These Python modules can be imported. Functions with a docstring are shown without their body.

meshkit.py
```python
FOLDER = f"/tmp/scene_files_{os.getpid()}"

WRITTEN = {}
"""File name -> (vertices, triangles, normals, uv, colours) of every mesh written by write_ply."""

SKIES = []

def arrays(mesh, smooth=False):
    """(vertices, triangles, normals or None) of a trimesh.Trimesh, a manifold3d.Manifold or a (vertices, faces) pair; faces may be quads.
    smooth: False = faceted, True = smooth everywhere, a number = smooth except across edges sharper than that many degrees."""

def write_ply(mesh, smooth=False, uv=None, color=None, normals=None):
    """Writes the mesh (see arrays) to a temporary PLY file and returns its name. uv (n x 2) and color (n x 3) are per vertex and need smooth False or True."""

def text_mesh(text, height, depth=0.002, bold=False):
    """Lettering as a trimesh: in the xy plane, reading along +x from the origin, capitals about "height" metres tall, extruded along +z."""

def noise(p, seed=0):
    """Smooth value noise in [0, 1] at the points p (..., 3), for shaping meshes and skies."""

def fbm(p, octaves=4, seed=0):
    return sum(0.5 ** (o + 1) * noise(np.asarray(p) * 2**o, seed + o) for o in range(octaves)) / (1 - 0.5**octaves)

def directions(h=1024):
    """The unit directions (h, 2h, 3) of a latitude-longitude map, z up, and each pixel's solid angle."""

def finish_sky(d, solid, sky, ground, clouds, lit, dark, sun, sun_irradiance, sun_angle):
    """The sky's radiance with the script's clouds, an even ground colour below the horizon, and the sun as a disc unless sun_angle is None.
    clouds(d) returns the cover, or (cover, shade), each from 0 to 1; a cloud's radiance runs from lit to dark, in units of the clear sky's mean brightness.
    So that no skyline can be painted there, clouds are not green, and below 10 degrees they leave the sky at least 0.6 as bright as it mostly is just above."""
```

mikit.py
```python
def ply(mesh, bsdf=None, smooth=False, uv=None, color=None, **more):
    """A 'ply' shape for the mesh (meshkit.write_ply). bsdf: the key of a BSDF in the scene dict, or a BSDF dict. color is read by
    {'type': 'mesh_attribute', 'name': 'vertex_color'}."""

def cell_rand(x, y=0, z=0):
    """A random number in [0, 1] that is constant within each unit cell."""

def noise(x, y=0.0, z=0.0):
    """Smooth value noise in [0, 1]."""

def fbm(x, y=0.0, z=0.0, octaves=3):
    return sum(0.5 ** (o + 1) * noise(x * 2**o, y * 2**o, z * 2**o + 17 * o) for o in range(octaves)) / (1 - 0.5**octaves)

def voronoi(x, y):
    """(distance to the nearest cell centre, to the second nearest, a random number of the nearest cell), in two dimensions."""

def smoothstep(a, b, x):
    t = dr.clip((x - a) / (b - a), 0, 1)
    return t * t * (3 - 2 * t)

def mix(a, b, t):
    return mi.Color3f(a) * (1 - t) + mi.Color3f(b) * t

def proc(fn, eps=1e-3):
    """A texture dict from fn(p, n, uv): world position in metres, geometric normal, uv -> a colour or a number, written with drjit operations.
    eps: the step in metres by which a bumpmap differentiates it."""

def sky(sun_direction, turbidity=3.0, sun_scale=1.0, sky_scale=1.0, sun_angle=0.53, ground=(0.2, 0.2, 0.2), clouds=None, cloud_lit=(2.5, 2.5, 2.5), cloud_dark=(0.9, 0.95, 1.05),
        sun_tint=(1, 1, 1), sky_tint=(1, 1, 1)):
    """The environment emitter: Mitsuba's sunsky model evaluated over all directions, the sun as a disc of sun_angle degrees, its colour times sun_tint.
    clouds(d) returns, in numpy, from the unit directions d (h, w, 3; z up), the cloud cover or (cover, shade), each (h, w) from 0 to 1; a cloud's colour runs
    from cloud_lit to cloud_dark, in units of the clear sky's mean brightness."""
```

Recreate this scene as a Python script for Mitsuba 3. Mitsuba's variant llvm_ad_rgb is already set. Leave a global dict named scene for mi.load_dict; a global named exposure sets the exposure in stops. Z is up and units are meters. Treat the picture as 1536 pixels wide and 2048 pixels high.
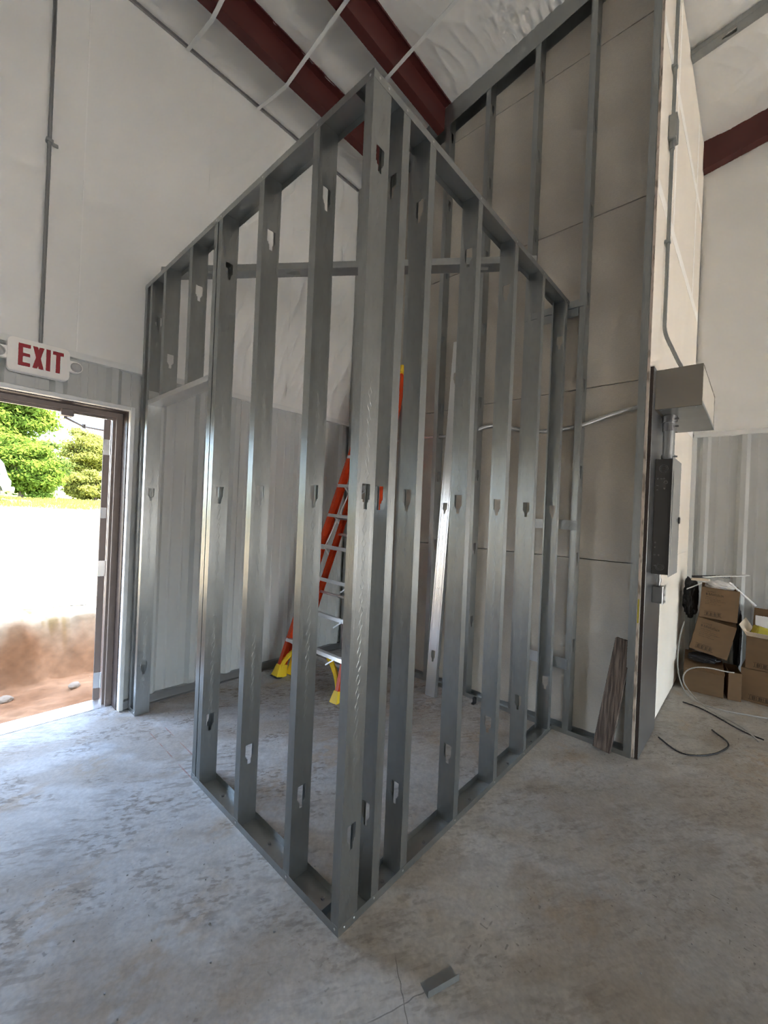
import math, random
import numpy as np, trimesh, drjit as dr, mitsuba as mi, mikit, meshkit
from shapely.geometry import Polygon, Point, box as sbox
from shapely import affinity
from shapely.ops import unary_union
from trimesh.transformations import rotation_matrix as RM, translation_matrix as TM
T = mi.ScalarTransform4f
scene, labels = {}, {}
exposure = 0.0

# ------------------------------------------------------------------ camera
CAM = np.array([1.0414, -1.0020, 1.4950])
YAW, ROLL = math.radians(42.2), math.radians(2.425)
fw = np.array([-math.sin(YAW), math.cos(YAW), 0.0])
rt = np.array([math.cos(YAW), math.sin(YAW), 0.0])
up = -rt * math.sin(ROLL) + np.array([0, 0, 1.0]) * math.cos(ROLL)
scene['camera'] = {'type': 'perspective', 'fov': math.degrees(2 * math.atan(768 / 825.27)), 'fov_axis': 'x',
                   'near_clip': 0.02, 'far_clip': 500.0,
                   'to_world': T().look_at(origin=CAM.tolist(), target=(CAM + fw).tolist(), up=up.tolist())}
# ------------------------------------------------------------------ sky and sun
SUN = (0.42, 0.30, 0.95)


def clouds(d):
    n = meshkit.fbm(d * np.array([2.5, 2.5, 5.0]) + 3.1, 4, 5)
    return np.clip((n - 0.42) * 3.0, 0, 1) * 0.9, np.clip((n - 0.6) * 2, 0, 1)


scene['sky'] = mikit.sky(SUN, turbidity=3.5, sun_scale=0.40, sky_scale=1.0, sky_tint=(1.06, 1.02, 0.93), sun_tint=(1.0, 0.97, 0.92), sun_angle=1.0, ground=(0.28, 0.25, 0.2), clouds=clouds,
                         cloud_lit=(1.5, 1.45, 1.4), cloud_dark=(0.9, 0.92, 0.95))
exposure = 6.45

# ------------------------------------------------------------------ materials
P = mikit.proc


def prin(key, col, rough=0.5, metal=0.0, spec=0.5, two=False, bump=None, bs=1.0, eps=1e-3, **kw):
    c = P(col) if callable(col) else {'type': 'rgb', 'value': list(col)}
    d = {'type': 'principled', 'base_color': c, 'roughness': P(rough) if callable(rough) else rough, 'metallic': metal, 'specular': spec, **kw}
    if bump is not None:
        d = {'type': 'bumpmap', 'arbitrary': P(bump, eps), 'scale': bs, 'bsdf': d}
    if two:
        d = {'type': 'twosided', 'bsdf': d}
    scene['mat_' + key] = d


def steel_col(p, n, uv):
    v = mikit.noise(p.x * 90, p.y * 90, p.z * 25)
    w = mikit.fbm(p.x * 6, p.y * 6, p.z * 1.6, 3)
    return mi.Color3f(0.385, 0.402, 0.397) * (0.97 + 0.06 * (v - 0.5) + 0.12 * (w - 0.5))


def steel_rough(p, n, uv):
    return 0.43 + 0.08 * mikit.fbm(p.x * 6, p.y * 6, p.z * 1.2, 2)


prin('steel', steel_col, steel_rough, metal=0.93)
prin('stud_steel', steel_col, 0.42, metal=0.93, anisotropic=0.75)
prin('track_steel', steel_col, 0.33, metal=0.95)
prin('bright_steel', (0.66, 0.67, 0.67), 0.28, metal=0.95)
prin('dark_steel', (0.30, 0.30, 0.30), 0.35, metal=0.9)
prin('panel_paint', (0.062, 0.060, 0.056), 0.42)
prin('trough_paint', (0.225, 0.205, 0.172), 0.42)
prin('pan_steel', (0.34, 0.35, 0.36), 0.34, metal=0.9)
prin('cream_paint', (0.60, 0.56, 0.48), 0.3)
prin('cover_paint', (0.27, 0.275, 0.27), 0.16, clearcoat=0.8)
prin('liner', (0.475, 0.485, 0.475), 0.38)
prin('trim_white', (0.66, 0.67, 0.66), 0.42)
prin('red_oxide', lambda p, n, uv: mi.Color3f(0.068, 0.0155, 0.0135) * (0.85 + 0.3 * mikit.fbm(p.x * 5, p.y * 2, p.z * 5)), 0.55)
prin('brown_frame', (0.045, 0.032, 0.028), 0.4)
prin('door_paint', (0.20, 0.16, 0.14), 0.4)
prin('aluminium', (0.72, 0.73, 0.74), 0.32, metal=0.85)
prin('white_plastic', (0.80, 0.78, 0.74), 0.35)
prin('red_print', (0.27, 0.014, 0.02), 0.45)
prin('black', (0.012, 0.012, 0.012), 0.5)
prin('rubber', (0.03, 0.03, 0.03), 0.6)
prin('clear_lens', (0.42, 0.42, 0.41), 0.08, clearcoat=1.0)
prin('yellow', (0.80, 0.56, 0.03), 0.45)
prin('orange', lambda p, n, uv: mi.Color3f(0.52, 0.052, 0.014) * (0.88 + 0.24 * mikit.fbm(p.x * 12, p.y * 12, p.z * 3)), 0.35)
prin('paper_white', (0.80, 0.80, 0.80), 0.6)
prin('yellow_plastic', (0.44, 0.37, 0.03), 0.4)
prin('cable_grey', (0.34, 0.33, 0.31), 0.45)
prin('cable_black', (0.02, 0.02, 0.022), 0.4)
prin('print_dark', (0.05, 0.03, 0.017), 0.7)
prin('gypsum_edge', lambda p, n, uv: mikit.mix((0.62, 0.52, 0.44), (0.30, 0.24, 0.19), mikit.smoothstep(0.5, 0.72, mikit.fbm(p.x * 60, p.y * 60, p.z * 14))), 0.8)


def insul_col(p, n, uv):
    w = mikit.fbm(p.x * 1.7, p.y * 1.7, p.z * 1.7, 3)
    return mi.Color3f(0.725, 0.725, 0.705) * (0.94 + 0.12 * w)


prin('insulation', insul_col, 0.42, two=True)
prin('tape', (0.77, 0.77, 0.755), 0.36)


def dry_back(p, n, uv):
    a = mikit.fbm(p.x * 1.6 + p.z * 0.9, p.y, p.z * 1.5, 3)
    return mikit.mix((0.405, 0.37, 0.322), (0.535, 0.497, 0.437), mikit.smoothstep(0.25, 0.75, a)) * (0.96 + 0.08 * mikit.noise(p.x * 140, p.y, p.z * 140))


prin('drywall_back', dry_back, 0.75)
prin('drywall_face', lambda p, n, uv: mi.Color3f(0.77, 0.72, 0.635) * (0.95 + 0.1 * mikit.fbm(p.x * 3, p.y * 3, p.z * 1.3)), 0.7)
prin('joint_mud', (0.86, 0.84, 0.79), 0.7)


def floor_col(p, n, uv):
    x, y = p.x, p.y
    big = mikit.fbm(x * 0.9 + 4, y * 0.9, 0, 3)
    mid = mikit.fbm(x * 4.0 + 0.8 * y, y * 3.0 + 9, 1, 4)
    fine = mikit.fbm(x * 30, y * 22, 2, 3)
    c = mikit.mix((0.345, 0.345, 0.345), (0.44, 0.442, 0.445), mikit.smoothstep(0.3, 0.7, big))
    c = mikit.mix(c, (0.34, 0.275, 0.205), 0.62 * mikit.smoothstep(0.54, 0.78, mid) * mikit.smoothstep(0.25, 0.7, fine))
    warm = mikit.smoothstep(-0.9, 0.7, x * 0.9 + 0.25 * y + 0.9 * (big - 0.5))
    c = mikit.mix(c, c * mi.Color3f(1.0, 0.92, 0.80), 0.75 * warm)
    scuff = mikit.fbm(x * 7 + y * 5, (y - x) * 15, 5, 4)
    c = c * (1 - 0.13 * mikit.smoothstep(0.55, 0.8, scuff))
    speck = mikit.noise(x * 75, y * 75, 8)
    c = c * (1 - 0.40 * mikit.smoothstep(0.88, 0.96, speck) * mikit.smoothstep(0.45, 0.65, mikit.fbm(x * 2.2, y * 2.2, 4)))
    # chalk snap lines of the door opening, and a hairline crack
    inx = mikit.smoothstep(-2.2, -2.1, x) * (1 - mikit.smoothstep(-1.22, -1.16, x))
    m = mikit.smoothstep(0.35, 0.7, mikit.fbm(x * 14, y * 14, 3))
    l1 = 1 - mikit.smoothstep(0.0015, 0.005, dr.abs(y - 0.002))
    l2 = 1 - mikit.smoothstep(0.0015, 0.005, dr.abs(y - 0.096))
    c = mikit.mix(c, (0.36, 0.13, 0.11), 0.6 * m * inx * dr.minimum(l1 + l2, 1))
    # trowel streaks and trodden-in grit
    u, v = x * 0.53 + y * 0.85, x * 0.85 - y * 0.53
    st = mikit.fbm(u * 15, v * 58, 11, 4)
    msk = mikit.smoothstep(0.42, 0.62, mikit.fbm(x * 1.7 + 3, y * 1.7, 12, 3))
    c = mikit.mix(c, (0.17, 0.14, 0.115), 0.42 * (1 - 0.4 * warm) * mikit.smoothstep(0.56, 0.70, st) * msk)
    halo = mikit.smoothstep(0.50, 0.68, mikit.fbm(u * 2.4, v * 4.2, 15, 4))
    c = mikit.mix(c, (0.26, 0.21, 0.155), 0.42 * halo)
    gr = mikit.fbm(u * 38, v * 70, 14, 4)
    msk2 = mikit.smoothstep(0.47, 0.70, mikit.fbm(u * 4.5 + 7, v * 8.0, 16, 3))
    c = mikit.mix(c, (0.12, 0.095, 0.073), 0.52 * (1 - 0.5 * warm) * mikit.smoothstep(0.47, 0.72, gr) * msk2)
    c = c * (0.86 + 0.28 * mikit.fbm(x * 95, y * 95, 17, 3))
    # two hairline cracks that cross
    wob = 0.006 * mikit.noise(x * 40, y * 40, 2)
    c1 = dr.abs((x - 0.305) * 0.93 - (y - 0.05) * 0.36 + wob)
    c2 = dr.abs((x - 0.27) * 0.62 + (y - 0.03) * 0.78 + wob)
    near = 1 - mikit.smoothstep(0.10, 0.16, dr.sqrt(dr.square(x - 0.30) + dr.square(y - 0.02)))
    c = c * (1 - 0.45 * near * (1 - mikit.smoothstep(0.0008, 0.0028, dr.minimum(c1, c2))))
    return c * (0.93 + 0.14 * fine)


def floor_h(p, n, uv):
    return 0.0028 * mikit.fbm(p.x * 22, p.y * 22, 0, 4) + 0.003 * mikit.fbm(p.x * 5, p.y * 5, 3, 2)


def floor_rough(p, n, uv):
    return 0.58 + 0.22 * mikit.fbm(p.x * 5, p.y * 5, 7, 3)


prin('concrete', floor_col, floor_rough, spec=0.3, bump=floor_h, bs=1.0, eps=2e-3)


def cardboard(p, n, uv):
    v = mikit.fbm(p.x * 18, p.y * 18, p.z * 30, 3)
    return mi.Color3f(0.158, 0.096, 0.048) * (0.9 + 0.2 * v)


prin('cardboard', cardboard, 0.75)
prin('cardboard_light', (0.66, 0.56, 0.44), 0.75)


def wood_col(p, n, uv):
    g = mikit.fbm(p.x * 130, p.y * 40, p.z * 7, 3)
    return mikit.mix((0.06, 0.042, 0.034), (0.19, 0.145, 0.115), mikit.smoothstep(0.3, 0.75, g))


prin('old_wood', wood_col, 0.7)


def soil_col(p, n, uv):
    a = mikit.fbm(p.x * 2.2, p.y * 2.2, p.z * 3, 4)
    f = mikit.fbm(p.x * 16, p.y * 16, p.z * 16, 3)
    wet = mikit.mix((0.15, 0.075, 0.038), (0.23, 0.13, 0.075), mikit.smoothstep(0.3, 0.7, a))
    dry = mikit.mix((0.29, 0.245, 0.175), (0.40, 0.35, 0.27), mikit.smoothstep(0.3, 0.7, a))
    dry = mikit.mix(dry, (0.20, 0.15, 0.06), 0.8 * mikit.smoothstep(0.62, 0.72, mikit.fbm(p.x * 3.1, p.y * 7, 4, 3)))
    c = mikit.mix(wet, dry, mikit.smoothstep(4.05, 4.3, -p.x))
    weeds = mikit.smoothstep(9.5, 13.5, -p.x + 3 * (mikit.fbm(p.x * 0.8, p.y * 0.8, 9) - 0.5))
    c = mikit.mix(c, mikit.mix((0.065, 0.060, 0.036), (0.105, 0.094, 0.062), f), 0.9 * weeds)
    c = mikit.mix(c, mikit.mix((0.36, 0.355, 0.345), (0.46, 0.455, 0.44), f), mikit.smoothstep(3.0, 5.0, p.x))
    grass = mikit.smoothstep(15, 21, -p.x + 5 * (mikit.fbm(p.x * 0.5, p.y * 0.5, 2) - 0.5))
    c = mikit.mix(c, mikit.mix((0.12, 0.15, 0.03), (0.22, 0.22, 0.06), a), 0.9 * grass)
    return c * (0.75 + 0.5 * f)


prin('soil', soil_col, 0.9, spec=0.1)
prin('rock', lambda p, n, uv: mikit.mix((0.13, 0.095, 0.065), (0.26, 0.215, 0.165), mikit.fbm(p.x * 14, p.y * 14, p.z * 14)), 0.8)
prin('bark', (0.09, 0.065, 0.05), 0.85)
for k, c in enumerate([(0.12, 0.185, 0.030), (0.20, 0.215, 0.055), (0.11, 0.165, 0.045)]):
    scene['mat_leaf_%d' % k] = {'type': 'principledthin', 'base_color': {'type': 'rgb', 'value': list(c)}, 'roughness': 0.55, 'diff_trans': 0.9}
prin('truck_white', (0.30, 0.33, 0.32), 0.3, clearcoat=0.6)
prin('truck_green', (0.03, 0.16, 0.08), 0.3)
prin('glass_dark', (0.03, 0.05, 0.045), 0.05)


# ------------------------------------------------------------------ helpers
def cat(*ms):
    return trimesh.util.concatenate([m for m in ms if m is not None])


def bx(x0, x1, y0, y1, z0, z1):
    m = trimesh.creation.box((abs(x1 - x0), abs(y1 - y0), abs(z1 - z0)))
    m.apply_translation(((x0 + x1) / 2, (y0 + y1) / 2, (z0 + z1) / 2))
    return m


def rbx(x0, x1, y0, y1, z0, z1, c=0.003):
    """box with chamfered edges"""
    c = min(c, abs(x1 - x0) / 3, abs(y1 - y0) / 3, abs(z1 - z0) / 3)
    pts = []
    for sx in (0, 1):
        for sy in (0, 1):
            for sz in (0, 1):
                v = np.array([(x0, x1)[sx], (y0, y1)[sy], (z0, z1)[sz]], float)
                d = np.array([c if not sx else -c, c if not sy else -c, c if not sz else -c])
                for k in range(3):
                    e = d.copy(); e[k] = 0
                    pts.append(v + e)
    return trimesh.convex.convex_hull(np.array(pts))


def prism(poly, h, M=None):
    """shapely polygon extruded along +z by h"""
    gs = getattr(poly, 'geoms', [poly])
    m = cat(*[trimesh.creation.extrude_polygon(g, h, engine='earcut') for g in gs if g.area > 1e-9])
    if M is not None:
        m.apply_transform(M)
    return m


AX_YZ = np.array([[0, 0, 1, 0], [1, 0, 0, 0], [0, 1, 0, 0], [0, 0, 0, 1.0]])  # (u,v,w)->(w,u,v): polygon in y,z extruded along x
AX_XZ = np.array([[1, 0, 0, 0], [0, 0, -1, 0], [0, 1, 0, 0], [0, 0, 0, 1.0]])  # polygon in x,z extruded along -y


def tube(pts, r, n=10, ripple=None):
    pts = np.asarray(pts, float)
    tan = np.gradient(pts, axis=0)
    tan /= np.linalg.norm(tan, axis=1, keepdims=True)
    ref = np.array([0, 0, 1.0]) if abs(tan[0, 2]) < 0.9 else np.array([1.0, 0, 0])
    u = np.cross(tan[0], ref); u /= np.linalg.norm(u)
    V, F = [], []
    for i, (p, t) in enumerate(zip(pts, tan)):
        u = u - t * (u @ t); u /= np.linalg.norm(u)
        w = np.cross(t, u)
        rr = r * (ripple[i] if ripple is not None else 1)
        a = np.arange(n) / n * 2 * np.pi
        V.append(p + rr * (np.cos(a)[:, None] * u + np.sin(a)[:, None] * w))
    V = np.vstack(V)
    for i in range(len(pts) - 1):
        for k in range(n):
            a, b = i * n + k, i * n + (k + 1) % n
            F += [[a, b, b + n], [a, b + n, a + n]]
    c0, c1 = len(V), len(V) + 1
    V = np.vstack([V, pts[0], pts[-1]])
    for k in range(n):
        F.append([c0, (k + 1) % n, k])
        F.append([c1, (len(pts) - 1) * n + k, (len(pts) - 1) * n + (k + 1) % n])
    m = trimesh.Trimesh(V, F, process=False)
    if m.volume < 0:
        m.invert()
    return m


def spline(pts, n):
    from scipy.interpolate import CubicSpline
    pts = np.asarray(pts, float)
    t = np.r_[0, np.cumsum(np.linalg.norm(np.diff(pts, axis=0), axis=1))]
    return CubicSpline(t, pts)(np.linspace(0, t[-1], n))


def cyl(p0, p1, r, n=16):
    p0, p1 = np.array(p0, float), np.array(p1, float)
    return tube([p0, p0 + (p1 - p0) * 0.5, p1], r, n)


def grid(f, us, vs):
    """surface from f(U,V)->(x,y,z) arrays"""
    U, V = np.meshgrid(us, vs, indexing='ij')
    pts = np.stack(f(U, V), -1).reshape(-1, 3)
    nu, nv = len(us), len(vs)
    i, j = np.meshgrid(np.arange(nu - 1), np.arange(nv - 1), indexing='ij')
    a = (i * nv + j).ravel()
    F = np.vstack([np.c_[a, a + nv, a + nv + 1], np.c_[a, a + nv + 1, a + 1]])
    return trimesh.Trimesh(pts, F, process=False)


used = {}


def numbered(k):
    used[k] = used.get(k, -1) + 1
    return k if used[k] == 0 else '%s_%03d' % (k, used[k])


def obj(name, mesh, mat, parent=None, smooth=False, label=None, category=None, group=None, kind=None, to_world=None):
    key = numbered(parent + '__' + name if parent else name)
    d = mesh if isinstance(mesh, dict) else mikit.ply(mesh, 'mat_' + mat, smooth=smooth)
    d = dict(d)
    if to_world is not None:
        d['to_world'] = T(np.asarray(to_world).tolist())
    scene[key] = d
    tag(key, label, category, group, kind)
    return key


def tag(key, label=None, category=None, group=None, kind=None):
    e = {k: v for k, v in (('label', label), ('category', category), ('group', group), ('kind', kind)) if v}
    if e:
        labels[key] = {**labels.get(key, {}), **e}


def thing(name, label, category, group=None, kind=None):
    key = numbered(name)
    tag(key, label, category, group, kind)
    return key


L, R, E, GB = 2.29, 2.023, 0.489, 4.38
SL, EAVE = 0.168, 4.98
GX = 9.0
ODY0, ODY1, ODZ = -3.8, 3.0, 1.6


def roof(x):
    return EAVE + SL * (x + L)


# ------------------------------------------------------------------ far sides of the hall
H1 = thing('wall_far', 'far side wall of the hall with a big open roller door', 'wall', kind='structure')
obj('cladding', prism(sbox(-8.0, -0.2, 4.6, roof(GX) + 0.02).difference(sbox(ODY0, -1, ODY1, ODZ)), 0.15, TM((GX, 0, 0)) @ AX_YZ), 'trim_white', H1)
H2 = thing('wall_front', 'plain end wall of the hall behind the camera', 'wall', kind='structure')
fp_ = Polygon([(-2.5, -0.2), (GX, -0.2), (GX, roof(GX)), (-2.5, roof(-2.5))])
obj('cladding', prism(fp_, 0.15, TM((0, -7.95, 0)) @ AX_XZ), 'trim_white', H2)

# ------------------------------------------------------------------ floor and ground
obj('floor', bx(-2.46, 9.0, -8.0, 4.6, -0.18, 0.0), 'concrete', kind='structure', label='dusty concrete slab floor with brown dirt stains', category='floor')


def terrain(X, Y):
    Z = np.full_like(X, -0.24)
    n1 = meshkit.fbm(np.stack([X * 0.9, Y * 0.9, 0 * X], -1), 4, 1) - 0.5
    n2 = meshkit.fbm(np.stack([X * 5, Y * 5, 0 * X + 3], -1), 4, 2) - 0.5
    edge = -4.02 + 0.16 * (meshkit.fbm(np.stack([0 * X, Y * 1.6, 0 * X], -1), 3, 4) - 0.5)
    D = edge - X
    prof = np.interp(D, [-1.7, -1.2, -0.05, 0.06, 0.16, 0.24, 3, 8, 21, 30, 90], [-0.10, -0.24, -0.27, 0.02, 0.24, 0.30, 0.46, 0.74, 1.34, 1.50, 2.5])
    prof += 0.55 * np.exp(-(((X + 8.8) / 1.3) ** 2 + ((Y - 1.0) / 0.75) ** 2))
    west = X < -2.46
    Z = np.where(west, prof, -0.22)
    Z = Z + np.where(west, n2 * np.interp(D, [-1, -0.1, 0.1, 0.3, 1, 30], [0.06, 0.10, 0.20, 0.10, 0.07, 0.05]) + n1 * 0.12 * (D > 0.5), 0)
    X = X + np.where(west & (abs(D) < 0.3), 0.12 * n2, 0)
    return X, Y, np.where(west, Z, np.minimum(Z, -0.19))


xs = np.unique(np.r_[-95, -70, np.linspace(-50, -14, 50), np.linspace(-14, -5, 110), np.linspace(-5, -2.47, 110), -2.455, np.linspace(-2, 60, 20)])
ys = np.unique(np.r_[-70, -40, np.linspace(-20, -3, 25), np.linspace(-3, 4, 210), np.linspace(4, 30, 40), 70])
obj('ground', grid(terrain, xs, ys), 'soil', smooth=True, kind='structure', label='excavated bare soil outside the open door', category='ground')
rng = random.Random(4)
ROCKS = [(-2.95, -0.37, 0.075, 0.055, 0.045), (-2.93, -0.57, 0.06, 0.05, 0.045), (-3.72, -0.52, 0.05, 0.04, 0.03), (-3.6, -0.05, 0.05, 0.03, 0.03), (-2.72, -0.62, 0.03, 0.03, 0.02)]
RL = ['brown elongated stone lying just outside the door sill', 'pale rounded stone lying left of the brown one outside the door sill', 'small stone at the foot of the cut soil bank, left side',
      'small stone at the foot of the cut soil bank near the door leaf', 'pebble closest to the metal door sill']


def ground_z(x, y):
    return float(terrain(np.array([[x]]), np.array([[y]]))[2][0, 0])


for i, (x, y, a, b, c) in enumerate(ROCKS):
    m = trimesh.creation.icosphere(3)
    v = np.array(m.vertices)
    v = v * (0.75 + 0.5 * meshkit.fbm(v * 1.4 + i * 7, 3, i))[:, None] * [a, b * 1.5, c]
    m.vertices = v
    m.apply_translation((x, y, ground_z(x, y) + c * 0.55))
    obj('rock', m, 'rock', smooth=True, label=RL[i], category='rock', group='stones outside the door')

# ------------------------------------------------------------------ exit wall (wall_left)
W = thing('wall_left', 'white metal and insulation faced side wall with the open exit door', 'wall', kind='structure')
DY0, DY1, DZ = -1.13, -0.055, 2.14
YA, YB = -8.0, 4.4
girt = unary_union([sbox(YA, -0.22, YB, 5.2)]).difference(sbox(DY0, -1, DY1, DZ))
obj('cladding', prism(girt, 0.19, TM((-2.52, 0, 0)) @ AX_YZ), 'trim_white', W)


def rib_profile(y0, y1, c0, pitch, flat=0.0, h=0.030):
    pts = [(y0, flat)]
    k0 = math.floor((y0 - c0) / pitch) - 1
    for k in range(k0, k0 + int((y1 - y0) / pitch) + 4):
        c = c0 + k * pitch
        for dy, z in ((-0.047, 0), (-0.020, h), (0.020, h), (0.047, 0), (0.095, 0), (0.102, 0.0016), (0.112, 0.0016), (0.119, 0), (0.185, 0), (0.192, 0.0016), (0.202, 0.0016), (0.209, 0)):
            if y0 < c + dy < y1:
                pts.append((c + dy, flat + z))
    pts.append((y1, flat))
    pts.sort()
    return pts


def liner(y0, y1, z0, z1, c0):
    pr = rib_profile(y0, y1, c0, 0.3048)
    poly = Polygon([(p[0], p[1]) for p in pr] + [(y1, -0.004), (y0, -0.004)])
    return prism(poly, z1 - z0)   # local: x=along wall, y=outward, z up


MW = np.array([[0, 1, 0, -2.312], [-1, 0, 0, 0], [0, 0, 1, 0], [0, 0, 0, 1.0]])   # local x -> -y world, local y -> +x world
HW = 2.42
rib_c = 0.465   # local x of a rib: y = -0.465
for k in range(-9, 5):
    # sheets in world y: edges between ribs
    ya, yb = -0.465 + 0.155 + k * 0.9144, -0.465 + 0.155 + (k + 1) * 0.9144
    ya, yb = max(ya, YA), min(yb, GB - 0.03)
    if yb - ya < 0.05:
        continue
    segs = []
    spans = [(ya, yb, 0.04, HW - 0.01)]
    if yb > DY0 and ya < DY1:
        spans = []
        if ya < DY0: spans.append((ya, DY0, 0.04, HW - 0.01))
        if yb > DY1: spans.append((DY1, yb, 0.04, HW - 0.01))
        a, b = max(ya, DY0), min(yb, DY1)
        if b > a: spans.append((a, b, DZ, HW - 0.01))
    for a, b, z0, z1 in spans:
        m = liner(-b + 0.0008, -a - 0.0008, z0, z1, rib_c)
        m.apply_translation((0, 0, z0))
        m.apply_transform(MW)
        segs.append(m)
    obj('liner_panel', cat(*segs), 'liner', W)
# wainscot trim and base angle
tp = Polygon([(-2.325, HW - 0.012), (-2.268, HW - 0.012), (-2.268, HW - 0.004), (-2.272, HW + 0.030), (-2.325, HW + 0.030)])
obj('wainscot_trim', prism(tp, YB - YA - 0.06, TM((0, GB - 0.03, 0)) @ AX_XZ), 'trim_white', W)
tp = Polygon([(-2.31, 0), (-2.25, 0), (-2.25, 0.004), (-2.273, 0.006), (-2.273, 0.062), (-2.31, 0.062)])
obj('base_angle', prism(tp, GB - 0.03 - DY1, TM((0, GB - 0.03, 0)) @ AX_XZ), 'dark_steel', W)


def insul_wall(y0, y1, seed, wr):
    ys_ = np.linspace(y0, y1, max(3, int((y1 - y0) / 0.012)))
    zs_ = np.linspace(HW + 0.015, EAVE + 0.02, 215)

    def f(Y, Z):
        edge = np.minimum(1, np.minimum(Y - y0, y1 - Y) / 0.06)
        vz = np.clip((Z - HW) / 0.15, 0, 1) * np.clip((EAVE - Z) / 0.1, 0, 1)
        bul = 0.020 * np.sin(np.clip((Z - HW) / (EAVE - HW), 0, 1) * np.pi) ** 0.5
        # horizontal girt crease at about 3.5 m
        cre = -0.012 * np.exp(-((Z - 3.50 - 0.04 * (Y + 0.4)) / 0.05) ** 2) * np.clip(1.3 - np.abs(Y + 0.5) * 0.5, 0.25, 1)
        A = np.stack([Y * 1.5 + Z * 0.6, Z * 0.5 - Y * 0.3, 0 * Y + seed], -1)
        warp = meshkit.fbm(A, 3, seed) * 6
        fold = (1 - np.abs(np.sin((Y * 2.0 - Z * 1.35) * 3.2 + warp))) ** 4
        fine = (1 - np.abs(np.sin((Y * 2.6 - Z * 1.1) * 9.0 + warp * 2))) ** 4
        mask = meshkit.fbm(np.stack([Y * 1.3 + 5, Z * 1.0, 0 * Y + seed], -1), 2, seed + 3)
        low = np.exp(-((Z - HW) / 0.9) ** 2)
        X = -2.294 + edge * 0.003 + bul + cre + wr * vz * (0.016 * fold * mask + 0.006 * fine * (0.3 + low)) + 0.004 * (mask - 0.5)
        return X, Y, Z
    return grid(f, ys_, zs_)


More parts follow.
